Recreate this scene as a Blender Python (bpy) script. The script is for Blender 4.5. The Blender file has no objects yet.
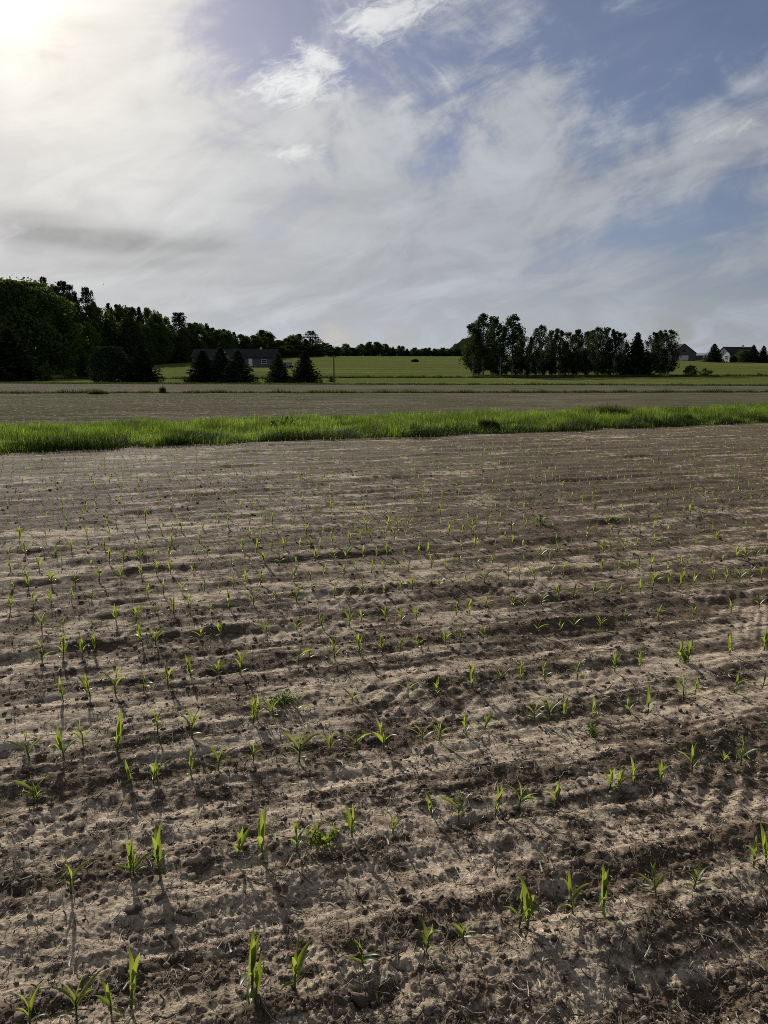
import bpy, math, random
import numpy as np
from mathutils import Vector

C = bpy.context.scene
COL = C.collection
R = math.radians
rng = np.random.default_rng(7)
random.seed(7)

# ------------------------------------------------------------------ camera
W, HP, F = 768, 1024, 769.0
HOR = 368.0
PITCH = math.atan((HP / 2 - HOR) / F)
CAMH = 1.9
cam_d = bpy.data.cameras.new('camera'); cam = bpy.data.objects.new('camera', cam_d); COL.objects.link(cam)
cam_d.sensor_width = 36; cam_d.lens = F / HP * 36; cam_d.clip_end = 20000; cam_d.clip_start = 0.05
cam.location = (0, 0, CAMH); cam.rotation_euler = (math.pi / 2 - PITCH, 0, 0)
C.camera = cam
cp, sp = math.cos(PITCH), math.sin(PITCH)

def ray(x, y):
    xr, yd = x - W / 2, y - HP / 2
    return np.array([xr, F * cp - yd * sp, -(yd * cp + F * sp)])
def at(x, y, z=0.0):
    d = ray(x, y); t = (CAMH - z) / -d[2]
    return np.array([d[0] * t, d[1] * t, z])
def proj(P):
    X, Y, Z = P[0], P[1], P[2] - CAMH
    dep = Y * cp - Z * sp; up = Y * sp + Z * cp
    return W / 2 + F * X / dep, HP / 2 - F * up / dep
def height_of(base, ytop):
    d = ray(proj((base[0], base[1], base[2]))[0], ytop)
    return CAMH + d[2] * base[1] / d[1] - base[2]
def xat(px, Y): return Y * (px - W / 2) / (F * cp + 144 * sp)

# ------------------------------------------------------------------ noise
_p = np.random.default_rng(3).permutation(4096)
_ga = np.random.default_rng(4).random(4096) * 2 * np.pi
_gx, _gy = np.cos(_ga), np.sin(_ga)
def perlin(x, y, s=0):
    x = np.asarray(x, dtype=np.float64) + s * 17.37; y = np.asarray(y, dtype=np.float64) - s * 9.71
    xi = np.floor(x).astype(np.int64); yi = np.floor(y).astype(np.int64)
    fx, fy = x - xi, y - yi
    u = fx * fx * fx * (fx * (fx * 6 - 15) + 10); v = fy * fy * fy * (fy * (fy * 6 - 15) + 10)
    def g(ix, iy, dx, dy):
        h = _p[(_p[ix & 4095] + iy) & 4095]
        return _gx[h] * dx + _gy[h] * dy
    a = g(xi, yi, fx, fy); b = g(xi + 1, yi, fx - 1, fy); c = g(xi, yi + 1, fx, fy - 1); d = g(xi + 1, yi + 1, fx - 1, fy - 1)
    return ((a + (b - a) * u) + ((c + (d - c) * u) - (a + (b - a) * u)) * v) * 1.5
def sstep(a, b, x):
    t = np.clip((np.asarray(x) - a) / (b - a), 0, 1); return t * t * (3 - 2 * t)

# ------------------------------------------------------------------ layout in the field
RA = math.atan2(0.338, 0.963)
tu, tv = np.array([math.cos(RA), math.sin(RA)]), np.array([-math.sin(RA), math.cos(RA)])
VL, VR = at(0, 452), at(768, 422)                     # front edge of the grass verge
vd = (VR - VL)[:2]; vd /= np.linalg.norm(vd); vn = np.array([-vd[1], vd[0]])
def verge_s(x, y): return (x - VL[0]) * vn[0] + (y - VL[1]) * vn[1]   # metres beyond the verge's front edge
VW = 6.6

# measured plants: (x, y of the foot, y of the tip)
ROWS_PX = [
 [(30, 1028, 992), (77, 1026, 982), (132, 1014, 955), (112, 1020, 990), (252, 1003, 944), (256, 1006, 968), (295, 994, 947), (363, 971, 941), (426, 959, 924), (463, 946, 924), (519, 932, 886), (527, 930, 881), (573, 919, 876), (603, 919, 872), (656, 902, 864), (693, 894, 865), (753, 872, 838), (766, 867, 830)],
 [(71, 892, 848), (130, 877, 840), (134, 876, 850), (160, 876, 827), (237, 861, 826), (263, 860, 809), (297, 852, 821), (352, 838, 801), (393, 833, 814), (432, 815, 793), (459, 817, 784), (495, 812, 780), (519, 808, 778), (555, 803, 773), (609, 788, 764), (617, 790, 766), (634, 785, 755), (661, 780, 752), (692, 772, 740), (725, 763, 748), (741, 763, 733)],
 [(34, 797, 768), (37, 796, 774), (132, 783, 756), (153, 780, 757), (157, 778, 763), (191, 773, 746), (218, 768, 742), (253, 762, 741), (299, 758, 722), (329, 750, 728), (357, 748, 722), (384, 745, 716), (423, 740, 718), (439, 738, 717), (466, 733, 710), (485, 727, 711), (535, 717, 695), (549, 717, 692), (565, 715, 692), (593, 713, 693), (629, 707, 690), (649, 707, 683), (684, 698, 672), (695, 692, 676), (734, 692, 673), (762, 688, 668)],
 [(29, 758, 727), (64, 755, 720), (83, 743, 718), (117, 750, 713), (158, 735, 709), (192, 737, 708), (253, 722, 697), (257, 719, 693), (273, 718, 698), (298, 712, 692), (352, 704, 690), (408, 698, 677), (436, 695, 675), (472, 690, 664), (501, 683, 668), (521, 680, 660), (545, 680, 658), (577, 679, 657), (615, 671, 650), (640, 668, 650), (680, 660, 640), (688, 660, 638), (730, 655, 634), (764, 650, 628)],
 [(63, 700, 675), (90, 695, 671), (115, 692, 665), (143, 688, 673), (168, 685, 660), (191, 677, 655), (217, 673, 655), (240, 675, 650), (298, 666, 645), (310, 662, 648), (335, 661, 637), (361, 658, 634), (382, 654, 634), (400, 652, 638), (418, 650, 636), (445, 646, 630), (460, 646, 627), (483, 643, 627), (537, 632, 618), (561, 630, 617), (574, 627, 612), (600, 627, 613), (626, 622, 608), (658, 620, 604), (694, 618, 603), (731, 612, 597), (759, 608, 592)],
 [(42, 662, 638), (63, 660, 635), (82, 657, 637), (95, 653, 635), (143, 648, 624), (156, 647, 626), (200, 641, 628), (221, 637, 622), (266, 635, 617), (297, 629, 613), (323, 628, 610), (349, 627, 606), (362, 622, 608), (385, 620, 604), (402, 619, 607), (417, 620, 605), (456, 615, 600), (469, 613, 598), (486, 610, 594)],
]
RVM = [float(np.mean([np.dot(at(q[0], q[1])[:2], tv) for q in row])) for row in ROWS_PX]
SPR = (RVM[-1] - RVM[0]) / (len(RVM) - 1)
RVALL = np.array([RVM[0] - SPR * k for k in range(6, 0, -1)] + RVM + [RVM[-1] + SPR * (k + 1) for k in range(160)])
RVMID = (RVALL[1:] + RVALL[:-1]) / 2
def row_rel(u, v):
    """signed distance across the rows to the nearest planted row, and that row's number"""
    k = np.searchsorted(RVMID, v)
    return v - RVALL[k], k.astype(float)
def macro(x, y):
    t = np.clip((y - 120) / 230, 0, 1)
    k = 1 - 0.22 * sstep(30, 150, x)
    z = 7.4 * t ** 1.3 * k
    z = z - 0.045 * np.clip(y - 352, 0, 260)
    z = z + perlin(x / 60, y / 60, 5) * 0.35 * sstep(60, 200, y)
    return z
def rough_mask(x, y):
    u, v = x * tu[0] + y * tu[1], x * tv[0] + y * tv[1]
    m = perlin(u / 1.1, v / .20, 11) * .50 + perlin(x / .45, y / .45, 12) * .30 + perlin(u / 5, v / 1.1, 13) * .40
    m = m + perlin(x / .15, y / .15, 14) * .34 + perlin(u / .16, v / .05, 15) * .34 + perlin(x / .045, y / .045, 16) * .34 + perlin(u / 1.6, v / .075, 17) * .42 + perlin(u / .45, v / .03, 18) * .22
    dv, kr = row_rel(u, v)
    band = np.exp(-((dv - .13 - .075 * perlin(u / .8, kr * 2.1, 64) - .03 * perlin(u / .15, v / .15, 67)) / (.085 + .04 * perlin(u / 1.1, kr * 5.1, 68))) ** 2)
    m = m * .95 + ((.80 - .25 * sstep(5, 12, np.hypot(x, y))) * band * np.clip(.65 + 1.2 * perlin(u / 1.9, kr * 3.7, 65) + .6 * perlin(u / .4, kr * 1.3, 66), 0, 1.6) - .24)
    m = m + .20 * sstep(2.5, 5, np.hypot(x, y)) + .34 * sstep(5.5, 13, np.hypot(x, y)) * (1 - .4 * sstep(1, -6, x) * (1 - sstep(12, 17, np.hypot(x, y))))
    return sstep(-0.68, 0.60, m)                       # 1 = loose cloddy, 0 = smooth crust
HOLES = [(202, 871, .05, .035), (375, 1000, .10, .045), (640, 968, .10, .03), (470, 820, .05, .025), (715, 1000, .09, .03), (345, 690, .12, .03), (70, 745, .2, .02), (300, 900, .08, .03), (520, 850, .12, .025)]
HOLES = [(at(a, b), r, d) for a, b, r, d in HOLES]
def height(x, y, step=None):
    x = np.asarray(x, float); y = np.asarray(y, float)
    u, v = x * tu[0] + y * tu[1], x * tv[0] + y * tv[1]
    r = np.hypot(x, y)
    if step is None: step = np.zeros_like(r)
    s = verge_s(x, y)
    infield = 1 - sstep(-0.3, 0.3, s)
    h = np.zeros_like(r)
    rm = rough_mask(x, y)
    def oct(wl, amp, seed, rough=0.0, kind=0, ax=None):
        nonlocal h
        f = np.clip(2.2 - step * 5 / wl, 0, 1)
        if f.max() <= 0: return
        if ax is None: n = perlin(x / wl, y / wl, seed)
        else: n = perlin(u / (wl * ax), v / wl, seed)
        if kind == 1: n = np.abs(n) * 1.6 - 0.4
        if kind == 2: n = 0.5 - np.abs(n) * 1.9
        h = h + n * amp * f * ((1 - rough) + rough * (0.22 + 1.3 * rm))
    # a low ragged ridge just beyond each planted row, its near face steep
    dv, kr = row_rel(u, v); dv = dv - .17
    amp = np.clip(.45 + 1.3 * perlin(u / 1.7, kr * 3.1, 60) + .5 * perlin(u / .45, kr * 1.7, 61), .05, 1.5)
    dv = dv + .05 * perlin(u / .7, kr * 2.3, 62) + .015 * perlin(u / .12, v / .12, 63)
    prof = np.where(dv < 0, np.exp(-(dv / .055) ** 2), np.exp(-(dv / .13) ** 2))
    h = h + .024 * amp * prof * np.clip(2.2 - step * 5 / .3, 0, 1)
    oct(1.4, .022, 21, 0, 0, 4)
    oct(.5, .020, 22, .1, 0, 6)
    oct(.22, .019, 23, .2, 0, 6)
    oct(.10, .012, 19, .2, 0, 6)
    oct(.055, .008, 18, .2, 0, 8)
    oct(.45, .008, 24, .3)
    oct(.20, .0070, 25, .4)
    X0, Y0 = x, y
    x = x + .006 * perlin(X0 / .05, Y0 / .05, 70); y = y + .006 * perlin(X0 / .05, Y0 / .05, 71)
    oct(.11, .0070, 26, .7)
    oct(.062, .0055, 27, .65)
    oct(.034, .0056, 28, .5)
    oct(.019, .0056, 29, .4)
    oct(.011, .0042, 30, .35)
    x, y = X0, Y0
    # raked runnels at a slant to the rows
    c, sn = math.cos(R(62)), math.sin(R(62))
    a, b = x * c + y * sn, -x * sn + y * c
    mk = sstep(.05, .5, perlin(x / 1.1, y / 1.1, 40))
    f = np.clip(2.2 - step * 5 / .08, 0, 1)
    h = h + perlin(a / .5, b / .05, 41) * .012 * mk * f
    for P, rr, dd in HOLES:
        q = ((x - P[0]) ** 2 + (y - P[1]) ** 2) / rr ** 2 * (1 + .5 * perlin(x / .06, y / .06, 44) + .3 * perlin(x / .02, y / .02, 45))
        h = h - dd * np.exp(-q) + dd * .12 * np.exp(-(q - 2.2) ** 2)
    h = h * infield * (1 - .35 * sstep(14, 30, r))
    # grassy verge is a low bank; far fields only lightly uneven
    h = h + 0.10 * sstep(-0.2, 0.8, s) * (1 - sstep(VW - .6, VW + .8, s))
    h = h + (1 - infield) * perlin(x / 1.6, y / 1.6, 50) * .05 * np.clip(2.2 - step * 5 / 1.6, 0, 1)
    return h + macro(x, y)
def gz(x, y): return float(height(np.array([x]), np.array([y]))[0])

# ------------------------------------------------------------------ mesh / object helpers
def np_mesh(name, verts, quads, mats=(), smooth=False, midx=None):
    verts = np.asarray(verts, np.float32); quads = np.asarray(quads, np.int32)
    k = quads.shape[1]
    me = bpy.data.meshes.new(name)
    me.vertices.add(len(verts)); me.vertices.foreach_set('co', verts.ravel())
    me.loops.add(quads.size); me.loops.foreach_set('vertex_index', quads.ravel())
    me.polygons.add(len(quads)); me.polygons.foreach_set('loop_start', np.arange(0, quads.size, k, dtype=np.int32))
    me.polygons.foreach_set('loop_total', np.full(len(quads), k, np.int32))
    if midx is not None: me.polygons.foreach_set('material_index', np.asarray(midx, np.int32))
    me.update(calc_edges=True)
    if smooth: me.polygons.foreach_set('use_smooth', np.ones(len(quads), bool))
    for m in mats: me.materials.append(m)
    return me
def link(name, data, parent=None, loc=None):
    o = bpy.data.objects.new(name, data); COL.objects.link(o)
    if parent is not None: o.parent = parent
    if loc is not None: o.location = loc
    return o
def tag(o, label=None, cat=None, group=None, kind=None):
    if label: o['label'] = label
    if cat: o['category'] = cat
    if group: o['group'] = group
    if kind: o['kind'] = kind
    return o
def thing(name, label, cat, loc=(0, 0, 0), rz=0, group=None):
    o = link(name, None, loc=loc); o.rotation_euler = (0, 0, rz); o.empty_display_size = .1
    return tag(o, label, cat, group)
def copy_thing(root, kids, loc, rz=0, scale=(1, 1, 1), tilt=(0, 0)):
    r = root.copy(); COL.objects.link(r)
    r.location = loc; r.rotation_euler = (tilt[0], tilt[1], rz); r.scale = scale
    for ch in kids:
        c = ch.copy(); COL.objects.link(c); c.parent = r
    return r
class MB:
    """collects shapes of any face size into one mesh"""
    def __init__(s): s.v = []; s.f = []; s.m = []
    def add(s, vs, fs, m=0):
        k = len(s.v); s.v += [tuple(map(float, p)) for p in vs]; s.f += [[i + k for i in f] for f in fs]; s.m += [m] * len(fs)
    def box(s, x0, x1, y0, y1, z0, z1, m=0):
        s.add([(x0, y0, z0), (x1, y0, z0), (x1, y1, z0), (x0, y1, z0), (x0, y0, z1), (x1, y0, z1), (x1, y1, z1), (x0, y1, z1)],
              [(0, 3, 2, 1), (4, 5, 6, 7), (0, 1, 5, 4), (1, 2, 6, 5), (2, 3, 7, 6), (3, 0, 4, 7)], m)
    def tube(s, pts, rad, n=6, m=0):
        pts = [Vector(p) for p in pts]; vs = []; fs = []
        for i, p in enumerate(pts):
            d = (pts[min(i + 1, len(pts) - 1)] - pts[max(i - 1, 0)]).normalized()
            a = d.cross(Vector((0.31, 0.95, 0.05)))
            if a.length < .05: a = d.cross(Vector((1, 0, 0)))
            a.normalize(); b = d.cross(a)
            for k in range(n):
                t = 2 * math.pi * k / n
                vs.append(p + a * math.cos(t) * rad[i] + b * math.sin(t) * rad[i])
        for i in range(len(pts) - 1):
            for k in range(n): fs.append((i * n + k, i * n + (k + 1) % n, (i + 1) * n + (k + 1) % n, (i + 1) * n + k))
        fs.append(tuple(range(n - 1, -1, -1))); fs.append(tuple((len(pts) - 1) * n + k for k in range(n)))
        s.add(vs, fs, m)
    def mesh(s, name, mats, smooth=False):
        me = bpy.data.meshes.new(name); me.from_pydata(s.v, [], s.f)
        for m in mats: me.materials.append(m)
        me.polygons.foreach_set('material_index', s.m)
        if smooth: me.polygons.foreach_set('use_smooth', [True] * len(s.f))
        me.update(); return me
    def build(s, name, mat, parent=None, smooth=False):
        return link(name, s.mesh(name, [mat], smooth), parent)

# ------------------------------------------------------------------ materials
def newmat(name):
    m = bpy.data.materials.new(name); m.use_nodes = True
    nt = m.node_tree; nt.nodes.clear()
    out = nt.nodes.new('ShaderNodeOutputMaterial')
    return m, nt, out
def nd(nt, t, **kw):
    n = nt.nodes.new(t)
    for k, v in kw.items(): setattr(n, k, v)
    return n
def setv(nt, sock, v):
    if hasattr(v, 'is_output') or isinstance(v, bpy.types.NodeSocket): nt.links.new(v, sock)
    elif isinstance(v, (tuple, list)) and len(v) == 3 and sock.type == 'RGBA': sock.default_value = (*v, 1)
    else: sock.default_value = v
def noise(nt, vec, scale, detail=3, rough=.55, dist=0):
    n = nd(nt, 'ShaderNodeTexNoise'); n.inputs['Scale'].default_value = scale; n.inputs['Detail'].default_value = detail
    n.inputs['Roughness'].default_value = rough; n.inputs['Distortion'].default_value = dist
    if vec is not None: nt.links.new(vec, n.inputs['Vector'])
    return n.outputs['Fac']
def ramp(nt, fac, stops):
    n = nd(nt, 'ShaderNodeValToRGB'); cr = n.color_ramp
    while len(cr.elements) < len(stops): cr.elements.new(.5)
    for e, (p, c) in zip(cr.elements, stops): e.position = p; e.color = (*c, 1) if len(c) == 3 else c
    nt.links.new(fac, n.inputs[0]); return n.outputs['Color']
def mixc(nt, fac, a, b, mode='MIX'):
    n = nd(nt, 'ShaderNodeMix', data_type='RGBA', blend_type=mode)
    setv(nt, n.inputs[0], fac); setv(nt, n.inputs[6], a); setv(nt, n.inputs[7], b)
    return n.outputs[2]
def maprange(nt, v, a, b, c=0., d=1., smooth=True):
    n = nd(nt, 'ShaderNodeMapRange'); n.interpolation_type = 'SMOOTHSTEP' if smooth else 'LINEAR'
    setv(nt, n.inputs[0], v)
    for i, q in enumerate((a, b, c, d)): n.inputs[i + 1].default_value = q
    return n.outputs[0]
def math_(nt, op, a, b=0., c=0.):
    n = nd(nt, 'ShaderNodeMath', operation=op)
    setv(nt, n.inputs[0], a); setv(nt, n.inputs[1], b)
    if op == 'MULTIPLY_ADD': setv(nt, n.inputs[2], c)
    return n.outputs[0]
def principled(nt, out, col, rough=.9, spec=.2, normal=None):
    b = nd(nt, 'ShaderNodeBsdfPrincipled')
    setv(nt, b.inputs['Base Color'], col); setv(nt, b.inputs['Roughness'], rough); b.inputs['Specular IOR Level'].default_value = spec
    if normal is not None: nt.links.new(normal, b.inputs['Normal'])
    if out is not None: nt.links.new(b.outputs[0], out.inputs[0])
    return b
def bump(nt, h, strength, dist):
    n = nd(nt, 'ShaderNodeBump'); n.inputs['Strength'].default_value = strength; n.inputs['Distance'].default_value = dist
    nt.links.new(h, n.inputs['Height']); return n.outputs[0]
def pos(nt): return nd(nt, 'ShaderNodeNewGeometry').outputs['Position']
def simple(name, col, rough=.8, spec=.3, var=.25, scale=3.):
    m, nt, out = newmat(name)
    tc = nd(nt, 'ShaderNodeTexCoord').outputs['Object']
    n = noise(nt, tc, scale, 4)
    lo = tuple(c * (1 - var) for c in col); hi = tuple(min(1, c * (1 + var)) for c in col)
    principled(nt, out, ramp(nt, n, [(.3, lo), (.7, hi)]), rough, spec)
    return m
def leafmat(name, dark, light, trans, tfac=.35, rough=.55, objvar=.25, spec=.25):
    m, nt, out = newmat(name)
    g = nd(nt, 'ShaderNodeNewGeometry'); oi = nd(nt, 'ShaderNodeObjectInfo')
    c = mixc(nt, g.outputs['Random Per Island'], dark, light)
    k = maprange(nt, oi.outputs['Random'], 0, 1, 1 - objvar, 1 + objvar, False)
    c = mixc(nt, 1., c, k, 'MULTIPLY')
    t = mixc(nt, 1., mixc(nt, g.outputs['Random Per Island'], tuple(q * .4 for q in trans), tuple(q * 1.25 for q in trans)), k, 'MULTIPLY')
    b = principled(nt, None, c, rough, spec)
    tr = nd(nt, 'ShaderNodeBsdfTranslucent'); nt.links.new(t, tr.inputs[0])
    mx = nd(nt, 'ShaderNodeMixShader'); mx.inputs[0].default_value = tfac
    nt.links.new(b.outputs[0], mx.inputs[1]); nt.links.new(tr.outputs[0], mx.inputs[2]); nt.links.new(mx.outputs[0], out.inputs[0])
    return m

def make_soil():
    m, nt, out = newmat('field_soil')
    P = pos(nt)
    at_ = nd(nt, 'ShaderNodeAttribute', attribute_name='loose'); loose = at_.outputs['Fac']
    fine = noise(nt, P, 110, 6, .75, .6); big = noise(nt, P, 2.2, 4, .6)
    mp = nd(nt, 'ShaderNodeMapping'); mp.inputs['Rotation'].default_value = (0, 0, -RA); mp.inputs['Scale'].default_value = (.35, 1, 1); nt.links.new(P, mp.inputs[0])
    med = noise(nt, mp.outputs[0], 30, 6, .7, .5)
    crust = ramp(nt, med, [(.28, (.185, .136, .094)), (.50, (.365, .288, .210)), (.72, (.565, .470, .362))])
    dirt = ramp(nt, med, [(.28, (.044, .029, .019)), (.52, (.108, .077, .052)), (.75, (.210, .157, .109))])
    strk = noise(nt, mp.outputs[0], 6.5, 5, .68, .4)
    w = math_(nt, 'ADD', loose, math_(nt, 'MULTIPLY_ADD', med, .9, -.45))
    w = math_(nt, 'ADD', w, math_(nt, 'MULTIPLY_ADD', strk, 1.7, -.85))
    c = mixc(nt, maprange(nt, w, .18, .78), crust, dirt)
    c = mixc(nt, .75, c, mixc(nt, 1., c, maprange(nt, fine, .30, .70, .02, 2.0, False), 'MULTIPLY'))
    c = mixc(nt, .5, c, mixc(nt, 1., c, maprange(nt, big, .3, .7, .72, 1.25), 'MULTIPLY'))
    hn = math_(nt, 'ADD', math_(nt, 'MULTIPLY', fine, .35), med)
    b = bump(nt, hn, 1., .016)
    principled(nt, out, c, .92, .06, b)
    return m
def make_far_field():
    m, nt, out = newmat('far_field')
    P = pos(nt)
    mp = nd(nt, 'ShaderNodeMapping'); mp.inputs['Rotation'].default_value = (0, 0, -math.atan2(vd[1], vd[0])); mp.inputs['Scale'].default_value = (.12, 1, 1)
    nt.links.new(P, mp.inputs[0])
    st = noise(nt, mp.outputs[0], 1.1, 5, .6); fine = noise(nt, P, 9, 4, .7); big = noise(nt, P, .07, 3)
    c = ramp(nt, st, [(.3, (.068, .060, .042)), (.5, (.115, .102, .074)), (.7, (.175, .157, .118))])
    c = mixc(nt, .6, c, mixc(nt, 1., c, maprange(nt, fine, .3, .7, .45, 1.6, False), 'MULTIPLY'))
    # pale chopped residue lying about, denser on the left of the field
    sp1 = noise(nt, P, 4.2, 2, .5)
    sx = nd(nt, 'ShaderNodeSeparateXYZ'); nt.links.new(P, sx.inputs[0])
    left = maprange(nt, sx.outputs[0], -45, 20, .57, .68)
    spk = math_(nt, 'GREATER_THAN', sp1, left)
    c = mixc(nt, math_(nt, 'MULTIPLY', spk, .75), c, (.40, .36, .32))
    # greening with small weeds
    c = mixc(nt, maprange(nt, big, .35, .65, .0, .42), c, (.060, .070, .028))
    principled(nt, out, c, 1., 0., bump(nt, fine, .8, .06))
    return m
def make_meadow():
    m, nt, out = newmat('meadow')
    P = pos(nt)
    mp = nd(nt, 'ShaderNodeMapping'); mp.inputs['Scale'].default_value = (.15, 1, 1); nt.links.new(P, mp.inputs[0])
    st = noise(nt, mp.outputs[0], .16, 4, .6); fine = noise(nt, P, 2.5, 5, .7); big = noise(nt, P, .025, 3)
    c = ramp(nt, st, [(.3, (.070, .080, .027)), (.5, (.104, .116, .038)), (.7, (.145, .156, .056))])
    c = mixc(nt, .6, c, mixc(nt, 1., c, maprange(nt, fine, .3, .7, .5, 1.5, False), 'MULTIPLY'))
    c = mixc(nt, maprange(nt, big, .4, .65, 0, .5), c, (.085, .098, .022))
    principled(nt, out, c, 1., 0., bump(nt, fine, 1., .2))
    return m
def make_verge():
    m, nt, out = newmat('verge_earth')
    P = pos(nt); n = noise(nt, P, 4, 4)
    principled(nt, out, ramp(nt, n, [(.3, (.03, .045, .012)), (.7, (.07, .085, .025))]), .95, .1)
    return m
SOIL, FARF, MEADOW, VERGE = make_soil(), make_far_field(), make_meadow(), make_verge()

# ------------------------------------------------------------------ the ground: one graded sheet, split by land use
def build_ground():
    rr = [0.25, .5, .75, 1., 1.2, 1.35, 1.5]
    while rr[-1] < 34:
        r = rr[-1]; rr.append(r + min((r * r + CAMH ** 2) / (CAMH * F) * .95, .0052 * r))
    while rr[-1] < 170: rr.append(rr[-1] * 1.016)
    while rr[-1] < 420: rr.append(rr[-1] * 1.035)
    while rr[-1] < 9000: rr.append(rr[-1] * 1.22)
    rr = np.array(rr)
    dense = np.arange(-40, 40.001, .072)
    side = np.concatenate([np.arange(40.14, 56, .14), np.arange(56, 70, 1.), np.arange(70, 180, 3)])
    ang = np.concatenate([-side[::-1], dense, side, [180.]])
    ang = np.concatenate([[-180.], ang]) if ang[0] > -180 else ang
    a = np.radians(ang)
    RR, AA = np.meshgrid(rr, a, indexing='ij')
    X, Y = RR * np.sin(AA), RR * np.cos(AA)
    da = np.gradient(a); dr = np.gradient(rr)
    step = np.maximum(RR * da[None, :] * 1.0, (dr[:, None] + 0 * AA) * .55)
    Z = height(X.ravel(), Y.ravel(), step.ravel()).reshape(X.shape)
    nr, na = X.shape
    i, j = np.meshgrid(np.arange(nr - 1), np.arange(na - 1), indexing='ij')
    i, j = i.ravel(), j.ravel()
    q = np.stack([i * na + j, i * na + j + 1, (i + 1) * na + j + 1, (i + 1) * na + j], 1)
    q = q[:, ::-1]
    V = np.stack([X.ravel(), Y.ravel(), Z.ravel()], 1)
    cx, cy = V[q].mean(1)[:, 0], V[q].mean(1)[:, 1]
    s = verge_s(cx, cy)
    lim = 96 - .06 * cx
    reg = np.where(s < 0, 0, np.where(s < VW, 1, np.where((cy < lim) & (np.hypot(cx, cy) < 400) & (cy > 0), 2, 3)))
    reg = np.where((np.hypot(cx, cy) > 60) & (cy < 5), 3, reg)
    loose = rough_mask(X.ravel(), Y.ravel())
    for k, (nm, mt) in enumerate((('field', SOIL), ('verge', VERGE), ('far_field', FARF), ('meadow', MEADOW))):
        qq = q[reg == k]; idx, inv = np.unique(qq, return_inverse=True)
        me = np_mesh(nm, V[idx], inv.reshape(-1, 4), [mt], smooth=True)
        if k == 0:
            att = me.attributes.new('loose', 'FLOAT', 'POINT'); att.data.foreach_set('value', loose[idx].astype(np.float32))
        tag(link(nm, me), kind='structure')
build_ground()

# ------------------------------------------------------------------ blades (grass, verge, ditch)
def blades(base, hgt, wid, lean, az, seg=3, fold=False):
    """n bent tapering strips -> verts, quads"""
    n = len(base); t = np.linspace(0, 1, seg + 1)
    d = np.stack([np.cos(az), np.sin(az), np.zeros(n)], 1); sd = np.stack([-np.sin(az), np.cos(az), np.zeros(n)], 1)
    vs = []
    for k in t:
        c = base + d * (lean * k ** 1.8)[:, None]; c = c + np.array([0, 0, 1.]) * (hgt * (k - .28 * k ** 3 * np.clip(lean / hgt, 0, 1.2)))[:, None]
        w = wid * (1 - k ** 1.6) * .5 + wid * .04
        vs.append(c - sd * w[:, None]); vs.append(c + sd * w[:, None])
    V = np.stack(vs, 1).reshape(-1, 3)
    o = (np.arange(n) * 2 * (seg + 1))[:, None]
    q = np.concatenate([np.stack([o[:, 0] + 2 * k, o[:, 0] + 2 * k + 1, o[:, 0] + 2 * k + 3, o[:, 0] + 2 * k + 2], 1)[:, None, :] for k in range(seg)], 1).reshape(-1, 4)
    return V, q
GRASS = leafmat('verge_grass', (.045, .070, .012), (.105, .142, .026), (.22, .32, .036), .44, .6, 0, .02)
def patchy(m, scale, lo, hi):
    """real colour differences between patches of growth"""
    nt = m.node_tree; b = next(n for n in nt.nodes if n.type == 'BSDF_PRINCIPLED'); tr = next(n for n in nt.nodes if n.type == 'BSDF_TRANSLUCENT')
    k = maprange(nt, noise(nt, pos(nt), scale, 3), .35, .65, lo, hi)
    for sk in (b.inputs['Base Color'], tr.inputs[0]):
        src = sk.links[0].from_socket; nt.links.new(mixc(nt, 1., src, k, 'MULTIPLY'), sk)
patchy(GRASS, .8, .45, 1.4)
ROUGHG = leafmat('ditch_grass', (.030, .045, .012), (.060, .075, .022), (.08, .11, .022), .3, .6, 0, .0)
def grass_band(name, n, s0, s1, along, hmin, hmax, wid, mat, origin, dirv, nrm, lump=1.0, seed=0, gap=None, edge=.3):
    g = np.random.default_rng(seed)
    a = g.uniform(along[0], along[1], n); s = s0 + (s1 - s0) * g.random(n)
    s = s + edge * perlin(a / 1.3, s * 0, seed + 60) + edge * .5 * perlin(a / .4, s * 0, seed + 61)
    x = origin[0] + dirv[0] * a + nrm[0] * s; y = origin[1] + dirv[1] * a + nrm[1] * s
    lumpf = 1 + lump * (perlin(x / 1.6, y / 1.0, seed + 62) * .75 + perlin(x / .5, y / .5, seed + 63) * .25)
    if gap is not None:
        keep = perlin(a / gap, s * 0, seed + 64) + .35 * perlin(a / (gap * .2), s * 0, seed + 65) > -.18
        x, y, lumpf = x[keep], y[keep], lumpf[keep]
    m = len(x)
    h = (hmin + (hmax - hmin) * g.random(m) ** 1.3) * np.clip(lumpf, .25, 2.)
    z = height(x, y) - .02
    V, q = blades(np.stack([x, y, z], 1), h, wid * (.6 + .8 * g.random(m)), h * g.uniform(.1, .9, m), g.uniform(0, 2 * np.pi, m))
    return tag(link(name, np_mesh(name, V, q, [mat])), kind='stuff')
o = grass_band('verge_grass', 340000, -.15, VW, (-22, 62), .09, .29, .010, GRASS, VL, vd, vn, 1.25, 1, None, .55)
tag(o, 'tall bright green grass in a strip across the middle of the fields', 'grass')

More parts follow.
